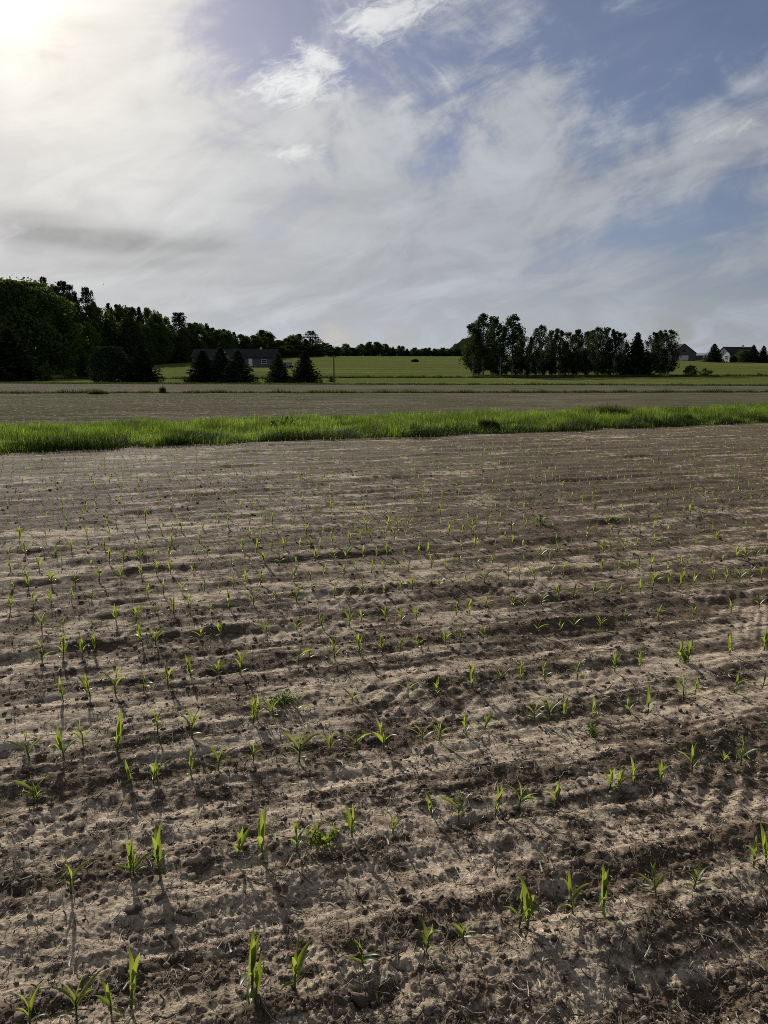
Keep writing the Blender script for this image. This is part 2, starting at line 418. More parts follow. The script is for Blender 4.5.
DEADG = leafmat('dead_grass_stalks', (.16, .13, .07), (.30, .25, .15), (.22, .18, .10), .3, .8, 0, .0)
o = grass_band('dead_grass', 9000, -.1, VW, (-22, 62), .14, .42, .007, DEADG, VL, vd, vn, 1.4, 12, 1.2)
tag(o, 'dry straw coloured stalks mixed into the bright grass strip', 'grass')
SHADEG = leafmat('shade_toned_edge_grass', (.022, .040, .009), (.050, .075, .016), (.07, .10, .018), .22, .6, 0, .05)  # shade on the verge's front face, put into the blade colour
o = grass_band('shade_toned_edge_grass', 80000, -.35, .60, (-22, 62), .07, .30, .010, SHADEG, VL, vd, vn, 1.5, 8, None, .5)
tag(o, 'shorter grass along the near edge of the strip, front shade put into its colour', 'grass')
# ------------------------------------------------------------------ leaf clouds and trees
def leafcloud(pts, size, g, flat=0., nrm=None):
    n = len(pts)
    a = g.normal(size=(n, 3)); a /= np.linalg.norm(a, axis=1)[:, None]
    if flat > 0:
        a[:, 2] *= (1 - flat); a /= np.linalg.norm(a, axis=1)[:, None]
    b = g.normal(size=(n, 3))
    if flat > 0: b[:, 2] *= (1 - flat)
    b -= a * (a * b).sum(1)[:, None]; b /= np.linalg.norm(b, axis=1)[:, None]
    s = size * (.55 + .9 * g.random(n)); w = s * (.45 + .3 * g.random(n))
    A, B = a * s[:, None] * .5, b * w[:, None] * .5
    V = np.stack([pts - A, pts + B - A * .1, pts + A, pts - B - A * .1], 1).reshape(-1, 3)
    return V, (np.arange(n * 4).reshape(n, 4))
def crown_lobes(g, h, wd, z0, nl, taper=0.5):
    """lobe centres scattered through a crown envelope between z0 and h, half width wd"""
    L = []
    for k in range(nl):
        t = (k + g.random()) / nl
        prof = math.sin(math.pi * min(1, (t * .80 + .17))) ** taper
        a = g.uniform(0, 2 * math.pi); r = wd * prof * math.sqrt(g.random()) * .80
        rad = wd * prof * (g.uniform(.30, .56) if nl < 60 else g.uniform(.16, .34))
        L.append((r * math.cos(a), r * math.sin(a), z0 + (h - z0) * (t * .93) , rad))
    return L
def proto_tree(kind, g):
    """unit trees: returns (crown mesh, trunk mesh), height 1, half-width ~.5 (scaled later)"""
    mb = MB(); P = []
    if kind in ('dome', 'mass'):
        # dense rounded crown that reaches the ground: leaves in a bumpy shell
        n = 26000 if kind == 'mass' else 8500; size = .030 if kind == 'mass' else .055; flat = 0
        ca = g.uniform(0, 2 * np.pi, n); t = g.random(n) ** .85
        sd0 = int(g.integers(50))
        prof = np.where(t < .35, .90 + .10 * np.sin(t / .35 * np.pi / 2), np.sqrt(np.clip(1 - ((t - .35) / .66) ** 2.3, 0, 1)))
        bumpy = 1 + .26 * perlin(np.cos(ca) * 2.2 + t * 2, np.sin(ca) * 2.2 + t * 5, sd0) + .16 * perlin(np.cos(ca) * 5 + t * 7, np.sin(ca) * 5 - t * 9, sd0 + 3)
        r = .5 * prof * bumpy * np.where(g.random(n) < .72, 1 - .34 * g.random(n) ** 2., np.sqrt(g.random(n)) * .8)
        P.append(np.stack([r * np.cos(ca), r * np.sin(ca), np.clip(t * (.95 + .05 * bumpy) - .02 * (1 - prof), .004, None)], 1))
        n2 = n // 60; P.append(np.stack([g.normal(size=n2) * .16, g.normal(size=n2) * .16, .97 + .04 * g.random(n2) - .02], 1))
        mb.tube([(0, 0, -.02), (.006, 0, .3), (-.006, .006, .7)], [.03, .022, .008], 6)
        for k in range(10):
            a = g.uniform(0, 6.28); z = g.uniform(.1, .6)
            mb.tube([(0, 0, z), (math.cos(a) * .2, math.sin(a) * .2, z + .12), (math.cos(a) * .36, math.sin(a) * .36, z + .18)], [.010, .006, .002], 4)
    elif kind in ('broad', 'poplar', 'shrub'):
        h = 1.; wd = {'broad': .40, 'poplar': .17, 'shrub': .55, 'dome': .5, 'mass': .5}[kind]; z0 = {'broad': .06, 'poplar': .12, 'shrub': .05, 'dome': .02, 'mass': .02}[kind]
        L = crown_lobes(g, h, wd, z0, {'broad': 34, 'poplar': 44, 'shrub': 16, 'dome': 26, 'mass': 75}[kind], {'broad': .55, 'poplar': .40, 'shrub': .5, 'dome': .35, 'mass': .42}[kind])
        for (x, y, z, r) in L:
            n = int({'broad': 300, 'poplar': 120, 'shrub': 110, 'dome': 160, 'mass': 300}[kind])
            d = g.normal(size=(n, 3)); d /= np.linalg.norm(d, axis=1)[:, None]
            rad = r * g.random(n) ** .45
            zs = 1.35 if kind == 'poplar' else .85
            P.append(np.array([x, y, z]) + np.clip(d * rad[:, None] * np.array([1, 1, zs]), [-9, -9, -z + .005], 9))
        tr = {'broad': .024, 'poplar': .012, 'shrub': .012, 'dome': .02, 'mass': .02}[kind]
        top = .9 if kind == 'poplar' else .6
        mb.tube([(0, 0, -.02), (.006, 0, .2), (-.006, .006, .45), (0, 0, top)], [tr * 1.2, tr, tr * .7, tr * .2], 6)
        for (x, y, z, r) in L:
            zz = max(z0 * .8, z - .22 * math.hypot(x, y) / wd - .1)
            mb.tube([(0, 0, zz), (x * .5, y * .5, (z + zz) * .5 + .01), (x, y, z)], [tr * .4, tr * .25, tr * .06], 4)
        size = {'broad': .034, 'poplar': .023, 'shrub': .085, 'dome': .055, 'mass': .022}[kind]; flat = 0
    elif kind == 'spruce':
        nz = 34; size = .050; flat = .55
        for k in range(nz):
            z = .03 + .95 * (k / nz); Rz = .36 * (1 - z) ** .85 + .012
            nb = int(6 + 10 * (1 - z)); a0 = g.uniform(0, 6.28)
            for b in range(nb):
                a = a0 + 6.283 * b / nb + g.normal() * .15; ln = Rz * g.uniform(.58, 1.22)
                n = int(5 + 26 * (1 - z)); t = g.random(n) ** .6
                px, py = np.cos(a) * ln * t, np.sin(a) * ln * t
                pz = z - .16 * ln * t + .20 * ln * t ** 3 + g.normal(size=n) * .006
                sid = g.normal(size=n) * .10 * ln * (1.1 - .5 * t)
                P.append(np.stack([px - np.sin(a) * sid, py + np.cos(a) * sid, pz], 1))
        mb.tube([(0, 0, -.02), (0, 0, .5), (0, 0, .97)], [.022, .013, .002], 6)
    elif kind == 'pine':
        size = .029; flat = .3
        nz = 11
        for k in range(nz):
            z = .16 + .80 * (k / (nz - 1)) + g.normal() * .012; Rz = .27 * (1 - (max(0, z - .3) / .78) ** 1.7) + .03
            nb = g.integers(3, 6); a0 = g.uniform(0, 6.28)
            for b in range(nb):
                a = a0 + 6.283 * b / nb + g.normal() * .35; ln = Rz * g.uniform(.5, 1.2)
                e = np.array([math.cos(a) * ln, math.sin(a) * ln, z + ln * .25])
                mb.tube([(0, 0, z - .02), (e[0] * .6, e[1] * .6, z + .03 * ln), tuple(e)], [.006, .004, .001], 4)
                n = int(min(170, 25 + 800 * ln))
                d = g.normal(size=(n, 3)); d /= np.linalg.norm(d, axis=1)[:, None]
                P.append(e * np.array([.72, .72, 1]) + d * (g.random(n) ** .5)[:, None] * np.array([.62 * ln, .62 * ln, .045]))
        n = 24
        P.append(np.array([0, 0, .945]) + np.clip(g.normal(size=(n, 3)), -1.7, 1.7) * np.array([.012, .012, .022]))
        mb.tube([(0, 0, -.02), (.004, 0, .5), (0, 0, .97)], [.020, .013, .003], 6)
    P = np.concatenate(P); P = P[P[:, 2] < 1.02]
    V, q = leafcloud(P, size, g, flat)
    return V, q, mb
M_LEAF = leafmat('broadleaf_foliage', (.028, .046, .015), (.066, .090, .028), (.12, .155, .034), .28, .8, .38, .0)
M_POP = leafmat('poplar_foliage', (.018, .027, .012), (.042, .056, .022), (.075, .105, .028), .28, .8, .2, .0)
M_NEED = leafmat('conifer_needles', (.020, .032, .020), (.048, .064, .038), (.040, .055, .024), .16, .8, .35, .0)
M_SHRUB = leafmat('shrub_foliage', (.05, .075, .018), (.09, .12, .032), (.10, .13, .028), .3, .8, .15, .0)
M_BARK = simple('bark', (.085, .070, .058), .95, .1, .4, 6)
M_PALEBARK = simple('poplar_bark', (.25, .24, .21), .9, .1, .45, 7)
PROTO = {}
for kind, cnt, lm, bm in (('broad', 4, M_LEAF, M_BARK), ('poplar', 6, M_POP, M_PALEBARK), ('spruce', 4, M_NEED, M_BARK), ('pine', 4, M_NEED, M_BARK), ('shrub', 3, M_SHRUB, M_BARK), ('dome', 2, M_NEED, M_BARK), ('mass', 2, M_LEAF, M_BARK), ('weed', 2, M_SHRUB, M_BARK)):
    for i in range(cnt):
        V, q, mb = proto_tree({'weed': 'dome'}.get(kind, kind), np.random.default_rng(100 + i * 7 + len(kind)))
        PROTO[(kind, i)] = (np_mesh(kind + '_crown', V, q, [lm]), mb.mesh(kind + '_trunk', [bm]))
def tree(name, kind, var, X, Y, h, half, label, cat='tree', group=None, sink=.05):
    base = {'broad': .40, 'poplar': .21, 'spruce': .36, 'pine': .28, 'shrub': .6, 'dome': .55, 'mass': .5, 'weed': .55}[kind]
    cm, tm = PROTO[(kind, var % sum(1 for k in PROTO if k[0] == kind))]
    r = thing(name, label, cat, (X, Y, gz(X, Y) - sink), random.uniform(0, 6.28), group)
    s = half / base; r.scale = (s, s, h)
    link('crown', cm, r); link('trunk', tm, r)
    return r
def tree_px(name, kind, var, px, ytop, Y, halfpx, label, cat='tree', group=None, ybase=None):
    X = xat(px, Y); z = gz(X, Y)
    h = height_of((X, Y, z), ytop)
    return tree(name, kind, var, X, Y, max(h, .5), halfpx * Y / 782, label, cat, group)

ORD = ['', 'first', 'second', 'third', 'fourth', 'fifth', 'sixth', 'seventh', 'eighth', 'ninth', 'tenth', 'eleventh', 'twelfth', 'thirteenth', 'fourteenth', 'fifteenth', 'sixteenth', 'seventeenth', 'eighteenth', 'nineteenth', 'twentieth']
TENS = {20: 'twenty', 30: 'thirty', 40: 'forty', 50: 'fifty'}
def ordn(n):
    if n < 21: return ORD[n]
    t = n // 10 * 10
    if n == t: return TENS[t][:-1] + 'ieth'
    return TENS[t] + '-' + ORD[n - t]
def from_side(i, n, mid='from the left'):
    if i == 0: return 'leftmost'
    if i == n - 1: return 'rightmost'
    return ordn(i + 1) + ' from the left' if i < n / 2 else ordn(n - i) + ' from the right'

# big rounded tree at the far left and its neighbours
tree_px('broadleaf_tree', 'mass', 0, 18, 280, 158, 60, 'huge rounded dark broadleaf tree at the far left end of the wood')
tree_px('broadleaf_tree', 'mass', 1, -58, 276, 160, 55, 'dark broadleaf tree cut by the left edge behind the huge rounded one')
tree_px('broadleaf_tree', 'mass', 1, 26, 292, 172, 52, 'dark broadleaf tree directly behind the huge rounded one at the left end')
tree_px('spruce_tree', 'spruce', 0, 10, 326, 118, 32, 'broad dark spruce in front of the huge rounded tree at left edge')
tree_px('spruce_tree', 'spruce', 1, -38, 322, 122, 30, 'dark spruce at the left edge, left of the broad spruce')
tree_px('young_conifer', 'spruce', 2, 83, 353, 140, 8, 'small young conifer between the huge rounded tree and the round dark bush')
tree_px('shrub', 'shrub', 0, 70, 368, 138, 9, 'low light green shrub left of the small young conifer', 'shrub')
tree_px('shrub', 'shrub', 1, 46, 362, 124, 8, 'pale shrub at the foot of the broad spruce on the far left', 'shrub')
tree_px('round_bush', 'dome', 0, 110, 346, 112, 21, 'round dark bushy tree touching the spruce to its right', 'tree')
tree_px('spruce_tree', 'spruce', 3, 142, 343, 112, 21, 'dark spruce joined to the right side of the round dark bush')
tree_px('spruce_tree', 'spruce', 1, 203, 349, 108, 20, 'dark spruce, leftmost of the tight trio before the long house')
tree_px('spruce_tree', 'spruce', 2, 221, 346, 110, 20, 'dark spruce, middle of the tight trio before the long house')
tree_px('spruce_tree', 'spruce', 0, 238, 348, 107, 20, 'dark spruce, rightmost of the tight trio before the long house')
tree_px('spruce_tree', 'spruce', 3, 278, 352, 107, 15, 'lone dark spruce at the right end of the long house')
tree_px('spruce_tree', 'spruce', 1, 305, 349, 105, 17, 'lone dark spruce right of the parked car')
tree_px('shrub', 'shrub', 2, 331, 376, 110, 6, 'small low shrub at the foot of the wooden pole', 'shrub')
tree_px('shrub', 'dome', 1, 415, 359, 262, 4, 'single small dark bush standing out on the open green hillside', 'shrub')

# the wood running back along the left: tops read off the photograph's skyline
sky = [(60, 287), (68, 283), (80, 290), (90, 288), (101, 299), (112, 301), (122, 302), (132, 304), (142, 305), (152, 306), (161, 312), (171, 319), (181, 313), (190, 322), (199, 321), (208, 322), (217, 326), (226, 328), (235, 331), (244, 333), (253, 334), (264, 329), (273, 338), (282, 339), (289, 337), (298, 333), (306, 338), (313, 331), (321, 342)]
kinds = ['pine', 'pine', 'spruce', 'pine', 'broad', 'spruce', 'broad', 'broad', 'spruce', 'broad', 'broad', 'spruce', 'pine', 'broad', 'broad', 'spruce', 'broad', 'broad', 'spruce', 'broad', 'broad', 'broad', 'spruce', 'broad', 'broad', 'broad', 'spruce', 'pine', 'broad']
KN = {'pine': 'pine_tree', 'broad': 'broadleaf_tree', 'spruce': 'spruce_tree'}
for i, ((px, yt), k) in enumerate(zip(sky, kinds)):
    D = 168 + 185 * ((px - 60) / 262) ** .9
    half = {'pine': 14, 'broad': 19, 'spruce': 15}[k] * (170 / D) ** .45
    desc = {'pine': 'tall ragged pine on the skyline', 'broad': 'dark rounded tree on the skyline', 'spruce': 'pointed dark conifer on the skyline'}[k]
    tree_px(KN[k], k, i, px, yt, D, half, desc + ' of the left wood, ' + from_side(i, len(sky)), 'tree', 'skyline trees of the left wood')
extra = [(50, 279, 185, 'pine', 10), (75, 286, 190, 'pine', 9)]
for i, (px, yt, D, k, hf) in enumerate(extra):
    tree_px('pine_tree', k, i + 1, px, yt, D, hf, ('tallest flat topped pine sticking up behind the huge rounded tree', 'ragged pine just right of the tallest flat topped pine')[i], 'tree')
# lower front edge of the wood
fr = list(range(64, 332, 9))
for i, px in enumerate(fr):
    ytop = np.interp(px, [a for a, b in sky], [b for a, b in sky]) ; D = 160 + 182 * ((px - 60) / 262) ** .9
    yb = 372 - (px - 80) * .055
    yt = ytop + (yb - ytop) * random.uniform(.18, .42)
    k = random.choice(['broad', 'broad', 'spruce'])
    tree_px(KN[k], k, i + 2, px + random.uniform(-2, 2), yt, D, (16 if k == 'broad' else 13) * (170 / D) ** .4,
            'lower dark tree along the front edge of the left wood, ' + from_side(i, len(fr)), 'tree', 'front edge trees of the left wood')
# far tree line on the crest
fl = [(330, 344), (338, 346), (346, 343), (354, 347), (361, 343), (369, 341), (377, 341), (385, 343), (393, 346), (400, 345), (407, 348), (414, 347), (421, 348), (428, 347), (435, 348), (442, 347), (449, 348), (456, 348), (463, 347), (471, 348), (479, 347)]
for i, (px, yt) in enumerate(fl):
    k = random.choice(['broad', 'broad', 'broad', 'spruce'])
    tree_px(KN[k], k, i, px, yt, 352, 6.2 if k == 'broad' else 4.5, 'small far dark tree on the crest behind the green hillside, ' + from_side(i, len(fl)), 'tree', 'far trees along the crest')
for i, px in enumerate(range(334, 482, 9)):
    yt = np.interp(px, [a for a, b in fl], [b for a, b in fl]) + 3
    tree_px('broadleaf_tree', 'mass', i + 1, px, yt, 358, 6.5, 'low far tree filling the gaps of the crest line, ' + from_side(i, 17), 'tree', 'low far trees along the crest')

# poplar grove
pops = [(473, 320, 152, 12), (483, 311, 150, 14), (493, 313, 154, 13), (500, 325, 149, 10), (512, 312, 151, 13), (521, 328, 153, 8), (531, 334, 149, 7), (540, 323, 152, 10), (550, 328, 155, 8), (559, 326, 150, 10), (569, 330, 153, 9), (578, 327, 150, 10), (588, 328, 154, 9), (596, 325, 150, 10), (605, 325, 152, 10), (614, 327, 150, 9), (621, 331, 154, 8), (652, 330, 149, 9), (660, 327, 152, 9), (668, 328, 150, 10)]
for i, (px, yt, D, hf) in enumerate(pops):
    adj = ['slender poplar', 'full crowned poplar', 'ragged topped poplar'][i % 3]
    tree_px('poplar_tree', 'poplar', i, px, yt, D, hf * 1.28, adj + ' in the grove on the right, ' + from_side(i, len(pops)), 'tree', 'poplars of the grove')
tree_px('spruce_tree', 'spruce', 1, 636, 331, 151, 18, 'dark pointed conifer in the poplar grove, left of its last three poplars')
for i, px in enumerate(range(480, 672, 12)):
    tree_px('understory_shrub', 'broad', i, px + random.uniform(-3, 3), random.uniform(341, 354), 156, 9, 'dark undergrowth tree inside the poplar grove, ' + from_side(i, 16), 'tree', 'undergrowth in the poplar grove')
tree_px('shrub', 'shrub', 0, 690, 365, 146, 9, 'light green shrub just right of the poplar grove', 'shrub')
tree_px('shrub', 'shrub', 1, 706, 368, 146, 8, 'lower light green shrub right of the first one beside the grove', 'shrub')
# trees by the farmhouse
tree_px('spruce_tree', 'spruce', 0, 713, 343, 285, 11, 'broad dark spruce left of the white farmhouse')
tree_px('spruce_tree', 'spruce', 2, 752, 344, 284, 8, 'dark spruce right of the white farmhouse roof')
tree_px('spruce_tree', 'spruce', 3, 762, 345, 282, 8, 'dark spruce at the right edge, second from the farmhouse')
tree_px('spruce_tree', 'spruce', 1, 774, 346, 283, 7, 'dark spruce cut by the right edge')
tree_px('broadleaf_tree', 'mass', 0, 745, 350, 288, 10, 'dark round tree covering the right half of the white farmhouse')
tree_px('shrub', 'dome', 1, 733, 356, 284, 4, 'small dark bush before the farmhouse porch', 'shrub')
tree_px('shrub', 'shrub', 2, 760, 374, 150, 5, 'small low shrub in the meadow near the right edge', 'shrub')

# wooded hill far behind the grove
def far_hill():
    D = 900; n = 160
    x0, x1 = xat(425, D), xat(640, D)
    xs = np.linspace(x0, x1, n); ys = np.linspace(D - 60, D + 160, 24)
    X, Y = np.meshgrid(xs, ys, indexing='ij')
    pk = xat(474, D)
    z = 40 * np.exp(-((X - pk) / 40) ** 2) * np.exp(-((Y - D - 50) / 70) ** 2) + perlin(X / 9, Y / 9, 3) * 2.6 + perlin(X / 5, Y / 5, 4) * 2.2 - 9
    V = np.stack([X.ravel(), Y.ravel(), z.ravel() + 6], 1); k = len(ys)
    i, j = np.meshgrid(np.arange(n - 1), np.arange(k - 1), indexing='ij'); i, j = i.ravel(), j.ravel()
    q = np.stack([i * k + j, (i + 1) * k + j, (i + 1) * k + j + 1, i * k + j + 1], 1)
    m, nt, out = newmat('hill_woods'); P = pos(nt)
    principled(nt, out, ramp(nt, noise(nt, P, .25, 5, .7), [(.35, (.010, .016, .009)), (.7, (.026, .034, .017))]), 1., 0.)
    tag(link('hill', np_mesh('hill', V, q, [m], True)), kind='structure')
far_hill()

# ------------------------------------------------------------------ rough grass lines
def band_px(name, p0, p1, n, width, hmin, hmax, wid, label, seed, gap=None, lump=1., mat=ROUGHG, ext=20):
    A, B = at(*p0), at(*p1); d = (B - A)[:2]; L = np.linalg.norm(d); d /= L
    o = grass_band(name, n, 0, width, (-ext, L + ext), hmin, hmax, wid, mat, A, d, np.array([-d[1], d[0]]), lump, seed, gap)
    return tag(o, label, 'grass')
band_px('ditch_grass', (0, 393.5), (768, 392.5), 26000, .8, .08, .30, .03, 'thin dark line of rough grass between the two far fields', 2, None)
band_px('lawn_edge_grass', (0, 383.5), (768, 386), 30000, 2.0, .05, .28, .05, 'rough grass along the near edge of the green lawn', 3, None)
band_px('roadside_grass', (100, 379.5), (900, 378.5), 30000, 1.6, .15, .55, .06, 'dark line of tall grass crossing the lawn in front of the grove', 4, None)

# ------------------------------------------------------------------ buildings
M_WALLG = simple('grey_siding', (.12, .115, .12), .8, .3, .12, 1.)
M_WALLW = simple('white_siding', (.50, .50, .50), .7, .3, .06, 1.)
M_ROOF = simple('dark_shingle', (.035, .033, .036), .95, .05, .3, 3.)
M_BARN = simple('weathered_barn_board', (.085, .075, .078), .9, .2, .3, 2.)
M_SHED = simple('pale_metal_cladding', (.42, .42, .43), .5, .4, .1, 1.)
M_TRIM = simple('white_trim', (.80, .80, .78), .6, .3, .04, 1.)
M_STONE = simple('pale_footing', (.5, .49, .47), .9, .2, .15, 2.)
def glassm():
    m, nt, out = newmat('window_glass')
    principled(nt, out, (.02, .024, .03), .08, .6); return m
M_GLASS = glassm()
def gable_house(name, label, cat, X, Y, rz, L, Wd, wh, rh, wall, roof, over=.35):
    z = gz(X, Y) - .15
    t = thing(name, label, cat, (X, Y, z), rz)
    mb = MB(); a, b = L / 2, Wd / 2
    v = [(-a, -b, 0), (a, -b, 0), (a, b, 0), (-a, b, 0), (-a, -b, wh), (a, -b, wh), (a, b, wh), (-a, b, wh), (-a, 0, wh + rh), (a, 0, wh + rh)]
    mb.add(v, [(0, 1, 5, 4), (2, 3, 7, 6), (1, 2, 6, 9, 5), (3, 0, 4, 8, 7), (0, 3, 2, 1)])
    mb.build('wall', wall, t)
    rb = MB(); o = over; sl = rh / b; th = .18
    for s in (-1, 1):
        e = [(-a - o, 0, wh + rh + .02), (a + o, 0, wh + rh + .02), (a + o, s * (b + o), wh - sl * o + .02), (-a - o, s * (b + o), wh - sl * o + .02)]
        u = [(p[0], p[1], p[2] + th) for p in e]
        rb.add(e + u, [(0, 1, 2, 3), (7, 6, 5, 4), (0, 4, 5, 1), (1, 5, 6, 2), (2, 6, 7, 3), (3, 7, 4, 0)])
    r = rb.build('roof', roof, t)
    return t, r
def window(t, cx, face, z0, z1, w, y=None, axis='y'):
    """window on the wall whose outside is at -y (axis y) or -x (axis x)"""
    m = MB(); fr = .09
    def bx(mb, a0, a1, zz0, zz1, d0, d1):
        if axis == 'y': mb.box(cx + a0, cx + a1, face - d1, face - d0, zz0, zz1)
        else: mb.box(face - d1, face - d0, cx + a0, cx + a1, zz0, zz1)
    bx(m, -w / 2 - fr, -w / 2, z0 - fr, z1 + fr, -.02, .07); bx(m, w / 2, w / 2 + fr, z0 - fr, z1 + fr, -.02, .07)
    bx(m, -w / 2, w / 2, z1, z1 + fr, -.02, .07); bx(m, -w / 2, w / 2, z0 - fr, z0, -.02, .07); bx(m, -w / 2, w / 2, (z0 + z1) / 2 - .03, (z0 + z1) / 2 + .03, -.02, .05)
    f = m.build('window', M_TRIM, t)
    p = MB(); bx(p, -w / 2, w / 2, z0, z1, -.01, .03); p.build('pane', M_GLASS, f)
    return f
# long low house behind the spruces
Yh = 215; Xh = xat(237, Yh)
t, rf = gable_house('long_house', 'long low grey house with dark roof behind the trio of spruces', 'house', Xh, Yh, R(-3), 22.6, 8, 2.6, 2.1, M_WALLG, M_ROOF)
mb = MB(); mb.box(4.2, 5.2, -4.07, -3.98, .2, 2.25); d = mb.build('door', M_TRIM, t)
mb = MB(); mb.box(5.0, 5.07, -4.14, -4.071, 1.15, 1.22); mb.build('handle', M_ROOF, d)
for cx in (-8.5, -4.5, 0.5, 8.4): window(t, cx, -4, 1.0, 2.0, 1.4)
mb = MB(); w = 3.2
mb.add([(-6.2, -4.6, 0), (-.8, -4.6, 0), (-.8, -4.6, 2.6), (-3.5, -4.6, 4.7), (-6.2, -4.6, 2.6), (-6.2, -3.9, 0), (-.8, -3.9, 0), (-.8, -3.9, 2.6), (-3.5, 0, 4.7), (-6.2, -3.9, 2.6)], [(0, 1, 2, 3, 4), (1, 6, 7, 2), (0, 4, 9, 5), (2, 7, 8, 3), (4, 3, 8, 9)])
mb.build('front_gable', M_WALLG, t)
mb = MB(); mb.box(6.5, 7.1, -.3, .3, 4.0, 5.3); mb.build('chimney', M_STONE, rf)
# white farmhouse on the right
Yf = 300; Xf = xat(737, Yf)
t, rf = gable_house('farmhouse', 'white farmhouse with dark gabled roof half hidden by dark trees', 'house', Xf, Yf, R(17), 13.5, 6.6, 3.2, 2.3, M_WALLW, M_ROOF)
window(t, -1.6, -6.75, 1.0, 2.3, .9, axis='x'); window(t, 1.6, -6.75, 1.0, 2.3, .9, axis='x'); window(t, 0, -6.75, 3.4, 4.4, .7, axis='x')
for cx in (-4, 0, 4): window(t, cx, -3.3, 1.0, 2.3, 1.0)
mb = MB(); mb.add([(-6.5, -3.32, 2.8), (2, -3.32, 2.8), (2, -6.0, 2.3), (-6.5, -6.0, 2.3), (-6.5, -3.32, 2.95), (2, -3.32, 2.95), (2, -6.0, 2.45), (-6.5, -6.0, 2.45)], [(0, 3, 2, 1), (4, 5, 6, 7), (0, 1, 5, 4), (1, 2, 6, 5), (2, 3, 7, 6), (3, 0, 4, 7)])
pr = mb.build('porch_roof', M_ROOF, t)
for cx in (-6.2, -3.4, -.8, 1.8):
    mb = MB(); mb.box(cx - .09, cx + .09, -5.9, -5.72, 0, 2.32); mb.build('porch_post', M_TRIM, t)
mb = MB(); mb.box(1.5, 2.2, -.35, .35, 4.9, 6.4); mb.build('chimney', M_STONE, rf)
# barn and shed
Yb = 322; Xb = xat(679.5, Yb)
t, rf = gable_house('barn', 'dark gabled barn rising just right of the poplar grove', 'barn', Xb, Yb, R(90 - 8), 12, 9.4, 2.9, 3.6, M_BARN, M_ROOF, .3)
mb = MB(); mb.box(-6.08, -5.99, -1.8, 1.8, .05, 2.0); mb.build('door', M_STONE, t)
mb = MB(); mb.box(-6.09, -5.99, -.5, .5, 3.4, 4.4); mb.build('loft_hatch', M_ROOF, t)
Ys = 335; Xs = xat(702, Ys)
t, rf = gable_house('low_shed', 'long low pale shed between the dark barn and the broad spruce', 'shed', Xs, Ys, R(4), 13, 6, 1.9, .9, M_BARN, M_SHED, .3)
mb = MB(); mb.box(-1.6, 1.6, -3.07, -2.99, .05, 1.75); mb.build('door', M_SHED, t)

# ------------------------------------------------------------------ parked car, pole
def car():
    Y = 200; X = xat(288.5, Y); z = gz(X, Y)
    paint = simple('dark_car_paint', (.02, .022, .026), .25, .6, .1, 1.); tyre = simple('tyre_rubber', (.02, .02, .02), .9, .1, .1, 4.)
    rim = simple('wheel_rim', (.4, .4, .42), .35, .5, .05, 2.); red = simple('tail_lamp', (.25, .02, .02), .3, .5, .05, 2.)
    lampm = simple('head_lamp', (.7, .7, .7), .1, .7, .03, 2.)
    t = thing('parked_car', 'dark car parked on the lawn between the long house and the lone spruce', 'car', (X, Y, z), R(112))
    # side profile extruded across, cabin narrower than the body
    prof = [(-2.1, .38), (-2.18, .62), (-2.1, .86), (-1.2, 1.0), (-.45, 1.48), (.9, 1.52), (1.75, 1.12), (2.15, .98), (2.2, .5), (2.1, .36)]
    mb = MB(); n = len(prof); rows = []
    for yy, kk in ((-.86, 0), (-.80, 1), (.80, 1), (.86, 0)):
        rows.append([(x, yy * (1 - .16 * max(0, z_ - 1.0) / .5) if True else yy, z_) for x, z_ in prof])
    vs = sum(rows, []); fs = []
    for r_ in range(3):
        for k in range(n): fs.append((r_ * n + k, r_ * n + (k + 1) % n, (r_ + 1) * n + (k + 1) % n, (r_ + 1) * n + k))
    fs.append(tuple(range(n - 1, -1, -1))); fs.append(tuple(3 * n + k for k in range(n)))
    mb.add(vs, fs); mb.build('body', paint, t)
    g = MB(); g.add([(-1.17, -.66, 1.045), (-1.17, .66, 1.045), (-.52, .62, 1.465), (-.52, -.62, 1.465)], [(0, 1, 2, 3)]); g.build('windshield', M_GLASS, t)
    g = MB(); g.add([(.98, -.62, 1.50), (.98, .62, 1.50), (1.70, .66, 1.17), (1.70, -.66, 1.17)], [(0, 1, 2, 3)]); g.build('rear_window', M_GLASS, t)
    for s in (-1, 1):
        g = MB(); g.add([(-.85, s * .865, 1.08), (1.35, s * .865, 1.08), (.85, s * .77, 1.42), (-.45, s * .77, 1.42)], [(0, 1, 2, 3)]); g.build('side_window', M_GLASS, t)
        g = MB(); g.box(-2.20, -2.08, s * .62 - .16, s * .62 + .16, .66, .80); g.build('headlight', lampm, t)
        g = MB(); g.box(2.14, 2.22, s * .66 - .12, s * .66 + .12, .74, .94); g.build('tail_light', red, t)
        for wx in (-1.32, 1.30):
            w_ = MB(); w_.tube([(wx, s * .66, .33), (wx, s * .88, .33)], [.33, .33], 16); w = w_.build('wheel', tyre, t)
            w_ = MB(); w_.tube([(wx, s * .80, .33), (wx, s * .895, .33)], [.20, .19], 12); w_.build('rim', rim, w)
car()
Pp = at(334, 383); zt = height_of((Pp[0], Pp[1], 0), 355)
M_POLE = simple('pole_wood', (.13, .105, .085), .9, .1, .3, 3.)
t = thing('utility_pole', 'thin bare wooden pole standing on the lawn right of the lone spruce', 'pole', (Pp[0], Pp[1], gz(Pp[0], Pp[1])))
mb = MB(); mb.tube([(0, 0, -.1), (.02, 0, zt * .5), (0, 0, zt)], [.10, .09, .075], 8); mb.build('shaft', M_POLE, t)
mb = MB(); mb.box(-.28, .28, -.05, .05, zt - .25, zt - .14); mb.build('crossarm', M_POLE, t)

